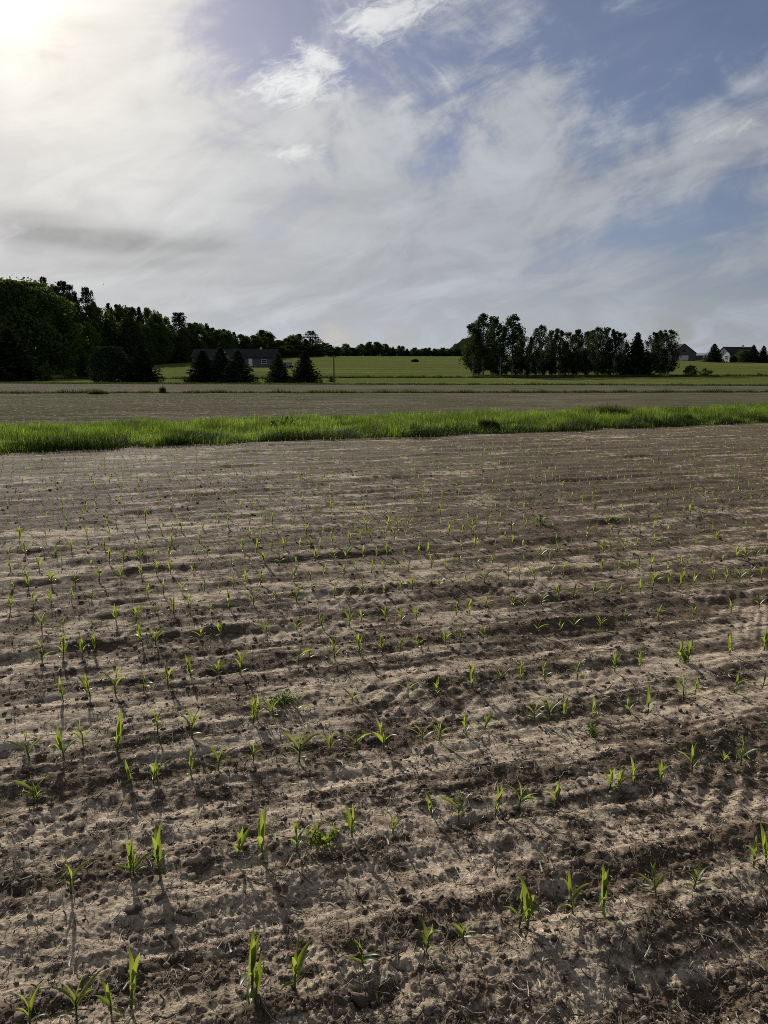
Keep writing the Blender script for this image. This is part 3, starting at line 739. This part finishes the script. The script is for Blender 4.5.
# ------------------------------------------------------------------ corn seedlings
M_FARCORN = leafmat('far_corn_leaf', (.060, .076, .022), (.100, .122, .038), (.30, .36, .09), .5, .6, 0, .0)
M_CORN = leafmat('corn_leaf', (.020, .042, .010), (.060, .095, .020), (.33, .40, .045), .5, .42, .22, .35)
M_STEM = leafmat('corn_stem', (.07, .11, .03), (.10, .15, .04), (.16, .22, .05), .25, .5, .2, .3)
def leaf_strip(base, az, el, L, wmax, droop, fold, g, seg=9, twist=0.):
    vs = []; p = np.array(base, float); e = el
    for k in range(seg + 1):
        t = k / seg
        d = np.array([math.cos(az) * math.cos(e), math.sin(az) * math.cos(e), math.sin(e)])
        nrm = np.array([-math.cos(az) * math.sin(e), -math.sin(az) * math.sin(e), math.cos(e)])
        sd = np.array([-math.sin(az), math.cos(az), 0])
        tw = twist * t; sd2 = sd * math.cos(tw) + nrm * math.sin(tw); n2 = nrm * math.cos(tw) - sd * math.sin(tw)
        w = wmax * .5 * (min(1, .45 + t * 2.2)) * max(.02, (1 - t ** 2.6)) ** .8
        wave = math.sin(t * 11 + az * 3) * w * .12
        vs += [p - sd2 * w + n2 * (w * fold + wave), p, p + sd2 * w + n2 * (w * fold - wave)]
        p = p + d * (L / seg); e -= droop * (t ** 1.1) / seg * 2.0
    fs = []
    for k in range(seg):
        for j in (0, 1): fs.append((3 * k + j, 3 * k + j + 1, 3 * k + j + 4, 3 * k + j + 3))
    return vs, fs
def corn_proto(seed):
    g = np.random.default_rng(seed); rr = g.random
    t = thing('corn_seedling', None, 'seedling')
    mb = MB(); hs = .085 + .03 * rr()
    mb.tube([(0, 0, -.012), (.001, 0, .02), (.002, .001, hs * .6), (.002, .002, hs)], [.0040, .0042, .0036, .0026], 6)
    kids = [mb.build('stem', M_STEM, t, True)]
    az0 = g.uniform(0, 6.28); n = int(g.integers(5, 7)); dro = g.uniform(.7, 1.4)
    for i in range(n):
        az = az0 + (i % 2) * math.pi + g.normal() * .3
        f = i / (n - 1)
        L = [.070, .105, .130, .125, .105][min(i, 4)] * g.uniform(.85, 1.2); wd = [.013, .017, .021, .020, .015][min(i, 4)] * g.uniform(.9, 1.2)
        el = R(46 + 38 * f + g.normal() * 10); dr = (1.9 - 1.55 * f) * dro * g.uniform(.7, 1.3)
        z = .022 + (hs - .028) * f
        mb = MB(); mb.add(*leaf_strip((0, 0, z), az, el, L, wd, dr, .55 - .15 * f, g, twist=g.normal() * .7))
        kids.append(mb.build('leaf', M_CORN, t, True))
    zt = max(v.co.z for k in kids for v in k.data.vertices)
    return t, kids, zt
protos = [corn_proto(500 + i) for i in range(16)]

RV = []      # distance across the rows of each measured row
plants = []
for ri, row in enumerate(ROWS_PX):
    vv = []
    for (px, yb, yt) in row:
        P = at(px, yb); vv.append(P[0] * tv[0] + P[1] * tv[1])
        z = gz(P[0], P[1])
        plants.append([ri, P[0], P[1], z, max(.07, (.94 if ri < 2 else 1.06) * height_of((P[0], P[1], 0), yt))])
    RV.append(np.mean(vv))
g = np.random.default_rng(77)
sp_row = (RV[-1] - RV[0]) / (len(RV) - 1)
rows_v = list(RV) + [RV[-1] + sp_row * (k + 1) * (1 + 0) for k in range(80)]
far_pts = []
for ri, v in enumerate(rows_v):
    u = -30.
    while u < 48:
        u += .14 * g.uniform(.7, 1.45)
        vv = v + g.normal() * .011
        x, y = tu[0] * u + tv[0] * vv, tu[1] * u + tv[1] * vv
        if y < 1.2 or verge_s(x, y) > -.25: continue
        r = math.hypot(x, y); px, py = proj((x, y, 0.)) if y > .5 else (9e9, 0)
        inview = -4 <= px <= 772
        if ri < len(ROWS_PX):
            if -12 <= px <= 780: 
                # measured stretch: only fill what the list leaves open
                if ri == 5 and px > 500 and inview: pass
                else: continue
            elif r < 4.5: continue
        if g.random() < .06: continue
        if not inview and r < 5: continue
        plants.append([ri, x, y, None, g.uniform(.115, .175) * (1 if g.random() > .15 else .7)])
vis = []
for p in plants:
    px, py = proj((p[1], p[2], .02)); p += [px, py]
    if 0 <= px <= 768 and py < 1046: vis.append(p)
vis.sort(key=lambda p: math.hypot(p[1], p[2]) / p[4])
ind = vis[:300]; ids = set(id(p) for p in ind)
rest = [p for p in plants if id(p) not in ids]
xs_, ys_ = np.array([p[1] for p in ind]), np.array([p[2] for p in ind])
zz_ = height(xs_, ys_)
for p, z in zip(ind, zz_): p[3] = float(z)
byrow = {}
for p in ind: byrow.setdefault(p[0], []).append(p)
used_rows = sorted(byrow)
first_use = [True] * len(protos)
for rk, ri in enumerate(used_rows):
    L = sorted(byrow[ri], key=lambda p: p[5])
    rown = 'nearest row' if rk == 0 else ordn(rk + 1) + ' row from the front'
    for i, p in enumerate(L):
        k = int(g.integers(len(protos))); t0, kids, zt = protos[k]
        s = p[4] / zt; ws = max(1.15 * s, .78) if s < 1.1 else s ** .5 * 1.08
        loc, rz, tilt = (p[1], p[2], p[3] - .001), g.uniform(0, 6.28), (g.normal() * .09, g.normal() * .09)
        if first_use[k]:
            o = t0; first_use[k] = False
            o.location = loc; o.rotation_euler = (tilt[0], tilt[1], rz); o.scale = (ws, ws, s)
        else: o = copy_thing(t0, kids, loc, rz, (ws, ws, s), tilt)
        size = 'tall' if p[4] > .20 else ('short' if p[4] < .13 else 'medium tall')
        tag(o, size + ' green corn seedling, ' + from_side(i, len(L)) + ' in the ' + rown, 'seedling', 'corn seedlings in the near rows')
# all smaller plants beyond: one sheet of little tufts
def far_corn():
    x = np.array([p[1] for p in rest]); y = np.array([p[2] for p in rest]); hh = np.array([p[4] for p in rest])
    keep = np.hypot(x, y) > 4
    x, y, hh = x[keep], y[keep], hh[keep] * (1 - .22 * sstep(6, 15, np.hypot(x[keep], y[keep]))); z = height(x, y)
    n = len(x); base = np.stack([x, y, z], 1); g = np.random.default_rng(9); Vs, Qs, off = [], [], 0
    az0 = g.uniform(0, 6.28, n)
    for k in range(4):
        az = az0 + (k % 2) * np.pi + g.normal(size=n) * .4
        b = base.copy(); b[:, 2] += hh * (.05 + .13 * k)
        lean = hh * ([.95, .8, .6, .3][k]) * g.uniform(.6, 1.3, n); h2 = hh * ([.35, .5, .6, .55][k]) * g.uniform(.8, 1.2, n)
        V, q = blades(b, h2, np.clip(.022 - .0006 * np.hypot(x, y), .007, 1), lean, az, 4); Vs.append(V); Qs.append(q + off); off += len(V)
    V, q = blades(base, hh * .6, .007 + 0 * hh, hh * .02, az0, 1); Vs.append(V); Qs.append(q + off)
    o = link('distant_corn', np_mesh('distant_corn', np.concatenate(Vs), np.concatenate(Qs), [M_FARCORN]))
    tag(o, 'countless tiny corn seedlings in the far rows up to the grass strip', 'seedlings', None, 'stuff')
far_corn()

# ------------------------------------------------------------------ weeds
M_WEED = leafmat('weed_leaf', (.04, .075, .012), (.085, .13, .022), (.16, .25, .035), .4, .6, .1, .05)
def weed(px, py, wpx, hpx, label, n=90, mat=M_WEED, name='weed'):
    P = at(px, py); z = gz(P[0], P[1]); g = np.random.default_rng(int(px * 7 + py))
    d = math.sqrt(P[1] ** 2 + CAMH ** 2); rad = wpx / 2 * d / F; hh = hpx * d / F * 1.1
    t = thing(name, label, 'weed', (P[0], P[1], z))
    mb = MB(); pts = []
    for k in range(9):
        a = g.uniform(0, 6.28); r = rad * g.uniform(.3, 1); zz = hh * g.uniform(.35, 1) * (1.15 - .5 * r / rad)
        mb.tube([(0, 0, -.01), (math.cos(a) * r * .5, math.sin(a) * r * .5, zz * .7), (math.cos(a) * r, math.sin(a) * r, zz)], [.0022, .0018, .0008], 4)
        m = n // 9
        tt = g.uniform(.3, 1.05, m); pts.append(np.stack([np.cos(a) * r * tt, np.sin(a) * r * tt, zz * tt ** .7], 1) + g.normal(size=(m, 3)) * np.array([rad * .16, rad * .16, hh * .12]))
    pts = np.concatenate(pts); pts[:, 2] = np.clip(pts[:, 2], .004, None)
    V, q = leafcloud(pts, max(.018, rad * .28), g, .25)
    mb.build('stem', M_STEM, t); link('foliage', np_mesh('foliage', V, q, [mat]), t)
weed(326, 845, 34, 20, 'bushy bright green weed clump among the corn of the second row', 190, leafmat('bright_weed_leaf', (.06, .095, .014), (.12, .17, .03), (.36, .44, .06), .5, .6, 0, .1))
weed(686, 661, 18, 16, 'leafy green weed with broad top between corn rows at right')
weed(594, 735, 18, 14, 'low dark weed in the bare gap between rows right of centre', 70)
weed(283, 706, 30, 11, 'wide flat dark green weed patch in a furrow left of centre', 110)
weed(543, 525, 19, 9, 'dark green weed patch far out in the bare field', 80)
weed(55, 556, 14, 8, 'dark little weed tuft far out on the left of the bare field', 60)
weed(142, 556, 14, 8, 'dark little weed tuft right of the similar far left one', 60)
M_DKGRASS = leafmat('dark_weed_blades', (.032, .052, .012), (.075, .105, .022), (.12, .16, .025), .32, .7, 0, .03)
def verge_bush(px, py, wpx, hpx, label, upright=False):
    """a ragged clump of dark leafy stems, in real metres"""
    P = at(px, py); d = P[1]; z = gz(P[0], P[1]); g = np.random.default_rng(int(px)); n = 2600
    rx = wpx / 2 * d / 782; H = hpx * d / 782
    t = thing('weed_clump', label, 'weed', (P[0], P[1], z))
    a = g.uniform(0, 6.28, n); r = np.sqrt(g.random(n)) * rx
    lump = np.clip(1 + 1.1 * perlin(r * np.cos(a) / .35, r * np.sin(a) / .35, 90), .3, 1.7)
    h = H * (1 - .55 * (r / rx) ** 2) * lump * g.uniform(.45, 1.0, n)
    b = np.stack([r * np.cos(a), r * np.sin(a) * (1 if rx < .6 else .55), 0 * r - .05], 1)
    V, q = blades(b, h, .022 * g.uniform(.6, 1.4, n), h * g.uniform(.1, .7, n), g.uniform(0, 6.28, n))
    link('foliage', np_mesh('foliage', V, q, [M_DKGRASS]), t)
    mb = MB()
    for k in range(12):
        aa = g.uniform(0, 6.28); rr = rx * .6 * g.random()
        mb.tube([(rr * math.cos(aa), rr * math.sin(aa) * .6, -.03), (rr * 1.2 * math.cos(aa), rr * .8 * math.sin(aa), H * g.uniform(.7, 1.1))], [.006, .002], 4)
    mb.build('stem', M_STEM, t)
verge_bush(489, 431, 20, 15, 'dark round weed clump at the front of the grass strip')
verge_bush(612, 419, 46, 14, 'wide dark weed patch in the right part of the grass strip')
verge_bush(683, 423, 18, 10, 'small dark weed clump in the grass strip near the right')
verge_bush(98, 394, 22, 6, 'dark low weed clump on the thin grass line between far fields')
verge_bush(163, 393, 5, 10, 'spindly upright weed on the thin grass line between far fields')
weed(284, 432, 28, 13, 'tall pale leafy weeds standing above the grass strip', 260, M_WEED, 'tall_weed')

# ------------------------------------------------------------------ clods and crop residue
def scatter(n, r0, r1, power, g):
    r = (r0 ** power + (r1 ** power - r0 ** power) * g.random(n)) ** (1 / power); a = np.radians(g.uniform(-36, 36, n))
    x, y = r * np.sin(a), r * np.cos(a); k = verge_s(x, y) < -.2
    return x[k], y[k]
def ico():
    p = (1 + 5 ** .5) / 2
    v = np.array([(-1, p, 0), (1, p, 0), (-1, -p, 0), (1, -p, 0), (0, -1, p), (0, 1, p), (0, -1, -p), (0, 1, -p), (p, 0, -1), (p, 0, 1), (-p, 0, -1), (-p, 0, 1)]) / math.sqrt(1 + p * p)
    f = [(0, 11, 5), (0, 5, 1), (0, 1, 7), (0, 7, 10), (0, 10, 11), (1, 5, 9), (5, 11, 4), (11, 10, 2), (10, 7, 6), (7, 1, 8), (3, 9, 4), (3, 4, 2), (3, 2, 6), (3, 6, 8), (3, 8, 9), (4, 9, 5), (2, 4, 11), (6, 2, 10), (8, 6, 7), (9, 8, 1)]
    v = list(map(tuple, v)); cache = {}; nf = []
    def mid(a, b):
        k = (min(a, b), max(a, b))
        if k not in cache:
            m = np.array(v[a]) + np.array(v[b]); cache[k] = len(v); v.append(tuple(m / np.linalg.norm(m)))
        return cache[k]
    for a, b, c in f:
        ab, bc, ca = mid(a, b), mid(b, c), mid(c, a); nf += [(a, ab, ca), (b, bc, ab), (c, ca, bc), (ab, bc, ca)]
    return np.array(v), np.array(nf)
def make_clodmat():
    m, nt, out = newmat('soil_clods'); P = pos(nt); gm = nd(nt, 'ShaderNodeNewGeometry')
    c = ramp(nt, gm.outputs['Random Per Island'], [(.0, (.075, .056, .042)), (.5, (.135, .104, .078)), (1., (.25, .20, .15))])
    f = noise(nt, P, 180, 4, .7)
    principled(nt, out, mixc(nt, .5, c, mixc(nt, 1., c, maprange(nt, f, .3, .7, .3, 1.7, False), 'MULTIPLY')), .95, .15, bump(nt, f, .7, .006)); return m
def clods():
    g = np.random.default_rng(21)
    x, y = scatter(44000, 1.5, 15, .7, g)
    lm = rough_mask(x, y); k = g.random(len(x)) < (.22 + .78 * lm ** 1.6) * (1 - .8 * sstep(4, 8, np.hypot(x, y)))
    x, y = x[k], y[k]; n = len(x)
    bv, bf = ico()
    size = .0030 + .011 * g.random(n) ** 4 + .00015 * np.hypot(x, y); z = height(x, y)
    big = g.random(n) < .012; size[big] *= 1.7
    d = 1 + g.normal(size=(n, len(bv))) * .30
    sc = np.stack([g.uniform(.7, 1.5, n), g.uniform(.7, 1.3, n), g.uniform(.5, .95, n)], 1) * size[:, None]
    a = g.uniform(0, 6.28, n); ca, sa = np.cos(a), np.sin(a)
    B = bv[None] * d[..., None] * sc[:, None, :]
    V = np.stack([B[..., 0] * ca[:, None] - B[..., 1] * sa[:, None] + x[:, None], B[..., 0] * sa[:, None] + B[..., 1] * ca[:, None] + y[:, None], B[..., 2] + z[:, None] + size[:, None] * .12], 2).reshape(-1, 3)
    q = (bf[None] + (np.arange(n) * len(bv))[:, None, None]).reshape(-1, 3)
    tag(link('soil_clods', np_mesh('soil_clods', V, q, [make_clodmat()])), 'loose dark crumbs and clods of earth over the bare field', 'clods', None, 'stuff')
clods()
def residue():
    g = np.random.default_rng(33)
    m, nt, out = newmat('dry_straw'); gm = nd(nt, 'ShaderNodeNewGeometry')
    c = ramp(nt, gm.outputs['Random Per Island'], [(.0, (.035, .026, .019)), (.5, (.085, .064, .046)), (.8, (.20, .16, .115)), (.93, (.36, .30, .23)), (1., (.55, .49, .40))])
    principled(nt, out, c, .8, .2)
    x, y = scatter(85000, 1.5, 14, .85, g)
    lm = rough_mask(x, y); k = g.random(len(x)) < .4 + .6 * lm; x, y = x[k], y[k]; n = len(x)
    L = .010 + .075 * g.random(n) ** 2.8; a = g.uniform(0, 6.28, n); cv = g.normal(size=n) * .5; w = .0015 + .0050 * g.random(n) ** 3
    vs = []
    seg = 4
    tilt = g.normal(size=n) * .25
    hs = height(x, y)
    for k in range(seg + 1):
        t = k / seg - .5; an = a + cv * t
        px = x + np.cos(an) * L * t; py = y + np.sin(an) * L * t
        pz = np.maximum(height(px, py), hs + tilt * L * t) + .003 + .002 * g.random(n)
        sx, sy = -np.sin(an) * w * .5, np.cos(an) * w * .5
        vs += [np.stack([px - sx, py - sy, pz], 1), np.stack([px, py, pz + w * .5], 1), np.stack([px + sx, py + sy, pz], 1)]
    V = np.stack(vs, 1).reshape(-1, 3); o = np.arange(n) * 3 * (seg + 1)
    q = np.concatenate([np.stack([o + 3 * k + j, o + 3 * k + j + 1, o + 3 * k + j + 4, o + 3 * k + j + 3], 1) for k in range(seg) for j in (0, 1)])
    tag(link('crop_residue', np_mesh('crop_residue', V, q, [m])), 'dry straw bits and stalk fragments strewn over the bare soil', 'straw', None, 'stuff')
residue()

# ------------------------------------------------------------------ sun and sky
SAZ, SEL = R(-24.0), R(22.0)
S = Vector((math.sin(SAZ) * math.cos(SEL), math.cos(SAZ) * math.cos(SEL), math.sin(SEL)))
sd_ = bpy.data.lights.new('sun_light', 'SUN'); sd_.energy = 5.0; sd_.angle = R(1.0); sd_.color = (1, .945, .85)
so = bpy.data.objects.new('sun_light', sd_); COL.objects.link(so); so.rotation_euler = S.to_track_quat('Z', 'Y').to_euler(); so.location = (-40, 80, 60)

wd_ = bpy.data.worlds.new('World'); C.world = wd_; wd_.use_nodes = True; wd_.cycles.sampling_method = 'NONE'
nt = wd_.node_tree; nt.nodes.clear()
class E:
    def __init__(s, v): s.v = v
    def _b(s, o, op): return E(math_(nt, op, s.v, o.v if isinstance(o, E) else float(o)))
    def __add__(s, o): return s._b(o, 'ADD')
    __radd__ = __add__
    def __sub__(s, o): return s._b(o, 'SUBTRACT')
    def __mul__(s, o): return s._b(o, 'MULTIPLY')
    __rmul__ = __mul__
    def __truediv__(s, o): return s._b(o, 'DIVIDE')
    def __rsub__(s, o): return E(math_(nt, 'SUBTRACT', float(o), s.v))
    def pow(s, o): return s._b(o, 'POWER')
    def clamp(s): return E(maprange(nt, s.v, 0, 1, 0, 1, False))
    def ss(s, a, b, c=0., d=1.): return E(maprange(nt, s.v, a, b, c, d))
    def mx(s, o): return s._b(o, 'MAXIMUM')
    def exp(s): return E(math_(nt, 'EXPONENT', s.v))
tc = nd(nt, 'ShaderNodeTexCoord').outputs['Generated']
sx = nd(nt, 'ShaderNodeSeparateXYZ'); nt.links.new(tc, sx.inputs[0])
dx, dy, dz = (E(sx.outputs[i]) for i in range(3))
AZ = E(math_(nt, 'ARCTAN2', dx.v, dy.v)) * (180 / math.pi)
EL = E(math_(nt, 'ARCSINE', dz.v)) * (180 / math.pi)
def azel(px, py):
    d = ray(px, py); d = d / np.linalg.norm(d)
    return math.degrees(math.atan2(d[0], d[1])), math.degrees(math.asin(d[2]))
def vec(a, b, c=0.):
    n = nd(nt, 'ShaderNodeCombineXYZ'); setv(nt, n.inputs[0], a.v if isinstance(a, E) else a); setv(nt, n.inputs[1], b.v if isinstance(b, E) else b); setv(nt, n.inputs[2], c); return n.outputs[0]
def nz(v, scale, detail=4, rough=.55, dist=0.): return E(noise(nt, v, scale, detail, rough, dist))
# cloud plane coordinates (a layer seen in perspective) with a slow warp
zc = dz.mx(0.0) + 0.16
PX, PY = dx / zc, dy / zc
w1 = nz(vec(PX, PY, 3.), .55, 3) - .5; w2 = nz(vec(PX, PY, 8.), .55, 3) - .5
QX, QY = PX + w1 * 1.6, PY + w2 * 1.6
AW, EW = AZ + w1 * 9., EL + w2 * 5.
def blob(px, py, rx, ry, rot=0., warped=True):
    a, e = azel(px, py); k = 14.0
    A, B = (AW, EW) if warped else (AZ, EL)
    c, s = math.cos(R(rot)), math.sin(R(rot))
    X, Y = A - a, B - e
    U, V_ = (X * c + Y * s) / (rx / k), (Y * c - X * s) / (ry / k)
    return ((U * U + V_ * V_) * -1.0).exp()
n_big = nz(vec(QX, QY), .9, 5, .55, .4); n_st = nz(vec(QX * .55 + QY * .25, QY * 1.5 - QX * .5, 5.), 1.1, 6, .6, .6)
n_fine = nz(vec(QX, QY, 2.), 5.0, 6, .62, .8)
c1, s1 = math.cos(R(16)), math.sin(R(16)); c2, s2 = math.cos(R(-38)), math.sin(R(-38))
n_f1 = nz(vec((AW * c1 + EW * s1) * .075, (EW * c1 - AW * s1) * .30, 4.), 1., 8, .60, 1.3)
n_f2 = nz(vec((AW * c2 + EW * s2) * .11, (EW * c2 - AW * s2) * .30, 7.), 1., 7, .60, 1.6)
n_pf = nz(vec(AZ * .8 + w1 * 4., EL * 1.9 + w2 * 4. - AZ * .5, 2.), .9, 9, .72, 1.0)
n_mid = nz(vec(AW * .17, EW * .26 - AW * .05, 12.), 1., 7, .60, .7)
n_lay = nz(vec(AZ * .045 + w1 * .6, EL * .30 + w2 * .6, 1.), 1., 6, .6, .5)      # flat streaks low down
kf = blob(420, 90, 170, 80, 0, False)
n_fil = n_f1 * (1. - kf) + n_f2 * kf
cov = 0.80 + (n_big - .5) * .8 + (n_fil - .5) * 1.9 + (n_mid - .5) * 2.4 + (n_pf - .5) * blob(500, 110, 300, 100, 0, False) * 1.1 + (n_lay - .5) * .6
for b, k in ((blob(265, 22, 85, 55, 15), -1.0), (blob(570, 20, 150, 48, 0), -.85), (blob(715, 45, 80, 55, 30), -.75), (blob(400, 62, 60, 30, 0), -.35), (blob(605, 115, 45, 50, 0), -.45),
             (blob(670, 215, 110, 26, 10), -.42), (blob(450, 150, 60, 22, 25), -.38), (blob(650, 300, 150, 22, 3), -.45), (blob(540, 100, 40, 40, 40), .35), (blob(560, 185, 260, 40, 18), .35), (blob(350, 190, 160, 60, 0), .3),
             (blob(90, 120, 150, 170, 0), .55), (blob(420, 340, 300, 22, 0), -.05), (blob(230, 305, 260, 45, 0), .6)):
    cov = cov + b * k
cov = cov.ss(.0, 1.15) * .86 + .14
# bright cirrus puffs
puff = blob(292, 84, 50, 20, 6, False) + blob(318, 56, 26, 8, -28, False) * .8 + blob(372, 24, 32, 16, 5, False) * 1.05 + blob(420, 4, 46, 10, 12, False) * .9 + blob(298, 154, 30, 8, 6, False) * .9 + blob(726, 132, 34, 9, 14, False) * .6
puff = ((puff * 1.25 + (n_pf - .5) * 2.6 * puff.ss(0.02, .35)) ).ss(.30, 1.5)
# darker undersides
grey = blob(45, 222, 110, 22, -6) * .75 + blob(190, 240, 110, 14, -3) * .45 + blob(120, 262, 120, 8, 0) * .3 + blob(450, 262, 110, 10, 5) * .3 + blob(330, 205, 130, 30, 0) * .3 + blob(150, 75, 70, 20, -25) * .2
grey = (grey + (n_lay - .5) * 1.7 + (n_big - .5) * .6 + (n_mid - .5) * 1.1).ss(.0, 1.1)
# nearness to the sun: thin cloud scatters sunlight forward
sdot = E(nd(nt, 'ShaderNodeVectorMath', operation='DOT_PRODUCT').outputs['Value'])
nt.links.new(tc, sdot.v.node.inputs[0]); sdot.v.node.inputs[1].default_value = S
ang = E(math_(nt, 'ARCCOSINE', sdot.clamp().v)) * (180 / math.pi)
g1 = ((ang / 2.4).pow(2.) * -1.).exp(); g2 = (ang * (-1 / 11.)).exp(); g3 = (ang * (-1 / 27.)).exp()
bri = 0.222 + g1 * .30 + g2 * .26 + g3 * .42
bri = bri * (1.0 - grey * .40)
bri = bri + (n_lay - .5) * .12 + (n_fil - .5) * .22 + (n_mid - .5) * .32
def col(v, c):
    n = nd(nt, 'ShaderNodeCombineColor')
    for i in range(3): nt.links.new((v * c[i]).v, n.inputs[i])
    return n.outputs[0]
warm = mixc(nt, g3.v, (.875, .98, 1.155), (1.075, 1.0, .865))
cloud = mixc(nt, 1., col(bri, (10, 10, 10)), warm, 'MULTIPLY')
skyt = nd(nt, 'ShaderNodeTexSky', sky_type='NISHITA'); skyt.sun_disc = False; skyt.sun_elevation = SEL; skyt.sun_rotation = SAZ; skyt.altitude = 200; skyt.air_density = 1.; skyt.dust_density = .6; skyt.ozone_density = 1.5
blue = mixc(nt, 1., skyt.outputs[0], (.39, .375, .45), 'MULTIPLY')
c = mixc(nt, cov.v, blue, cloud)
c = mixc(nt, (puff * .8).v, c, mixc(nt, 1., col(bri * 1.1 + .20, (10, 10, 10)), (1.0, 1.0, .99), 'MULTIPLY'))
# pale band of clear air just above the horizon
hz = ((EL / 2.6).pow(2.) * -1.).exp() * .6
c = mixc(nt, hz.v, c, mixc(nt, 1., col(bri + .09, (10, 10, 10)), (.90, 1.0, 1.10), 'MULTIPLY'))
bg = nd(nt, 'ShaderNodeBackground'); nt.links.new(c, bg.inputs[0]); bg.inputs[1].default_value = .1
wo = nd(nt, 'ShaderNodeOutputWorld'); nt.links.new(bg.outputs[0], wo.inputs[0])

C.cycles.max_bounces = 5; C.cycles.diffuse_bounces = 2; C.cycles.glossy_bounces = 1; C.cycles.transmission_bounces = 2; C.cycles.transparent_max_bounces = 4
C.cycles.filter_width = .95; C.cycles.use_denoising = False
C.view_settings.view_transform = 'Standard'; C.view_settings.look = 'None'; C.view_settings.exposure = .3; C.view_settings.gamma = 1; C.view_settings.use_curve_mapping = False
C.render.resolution_x, C.render.resolution_y = W, HP
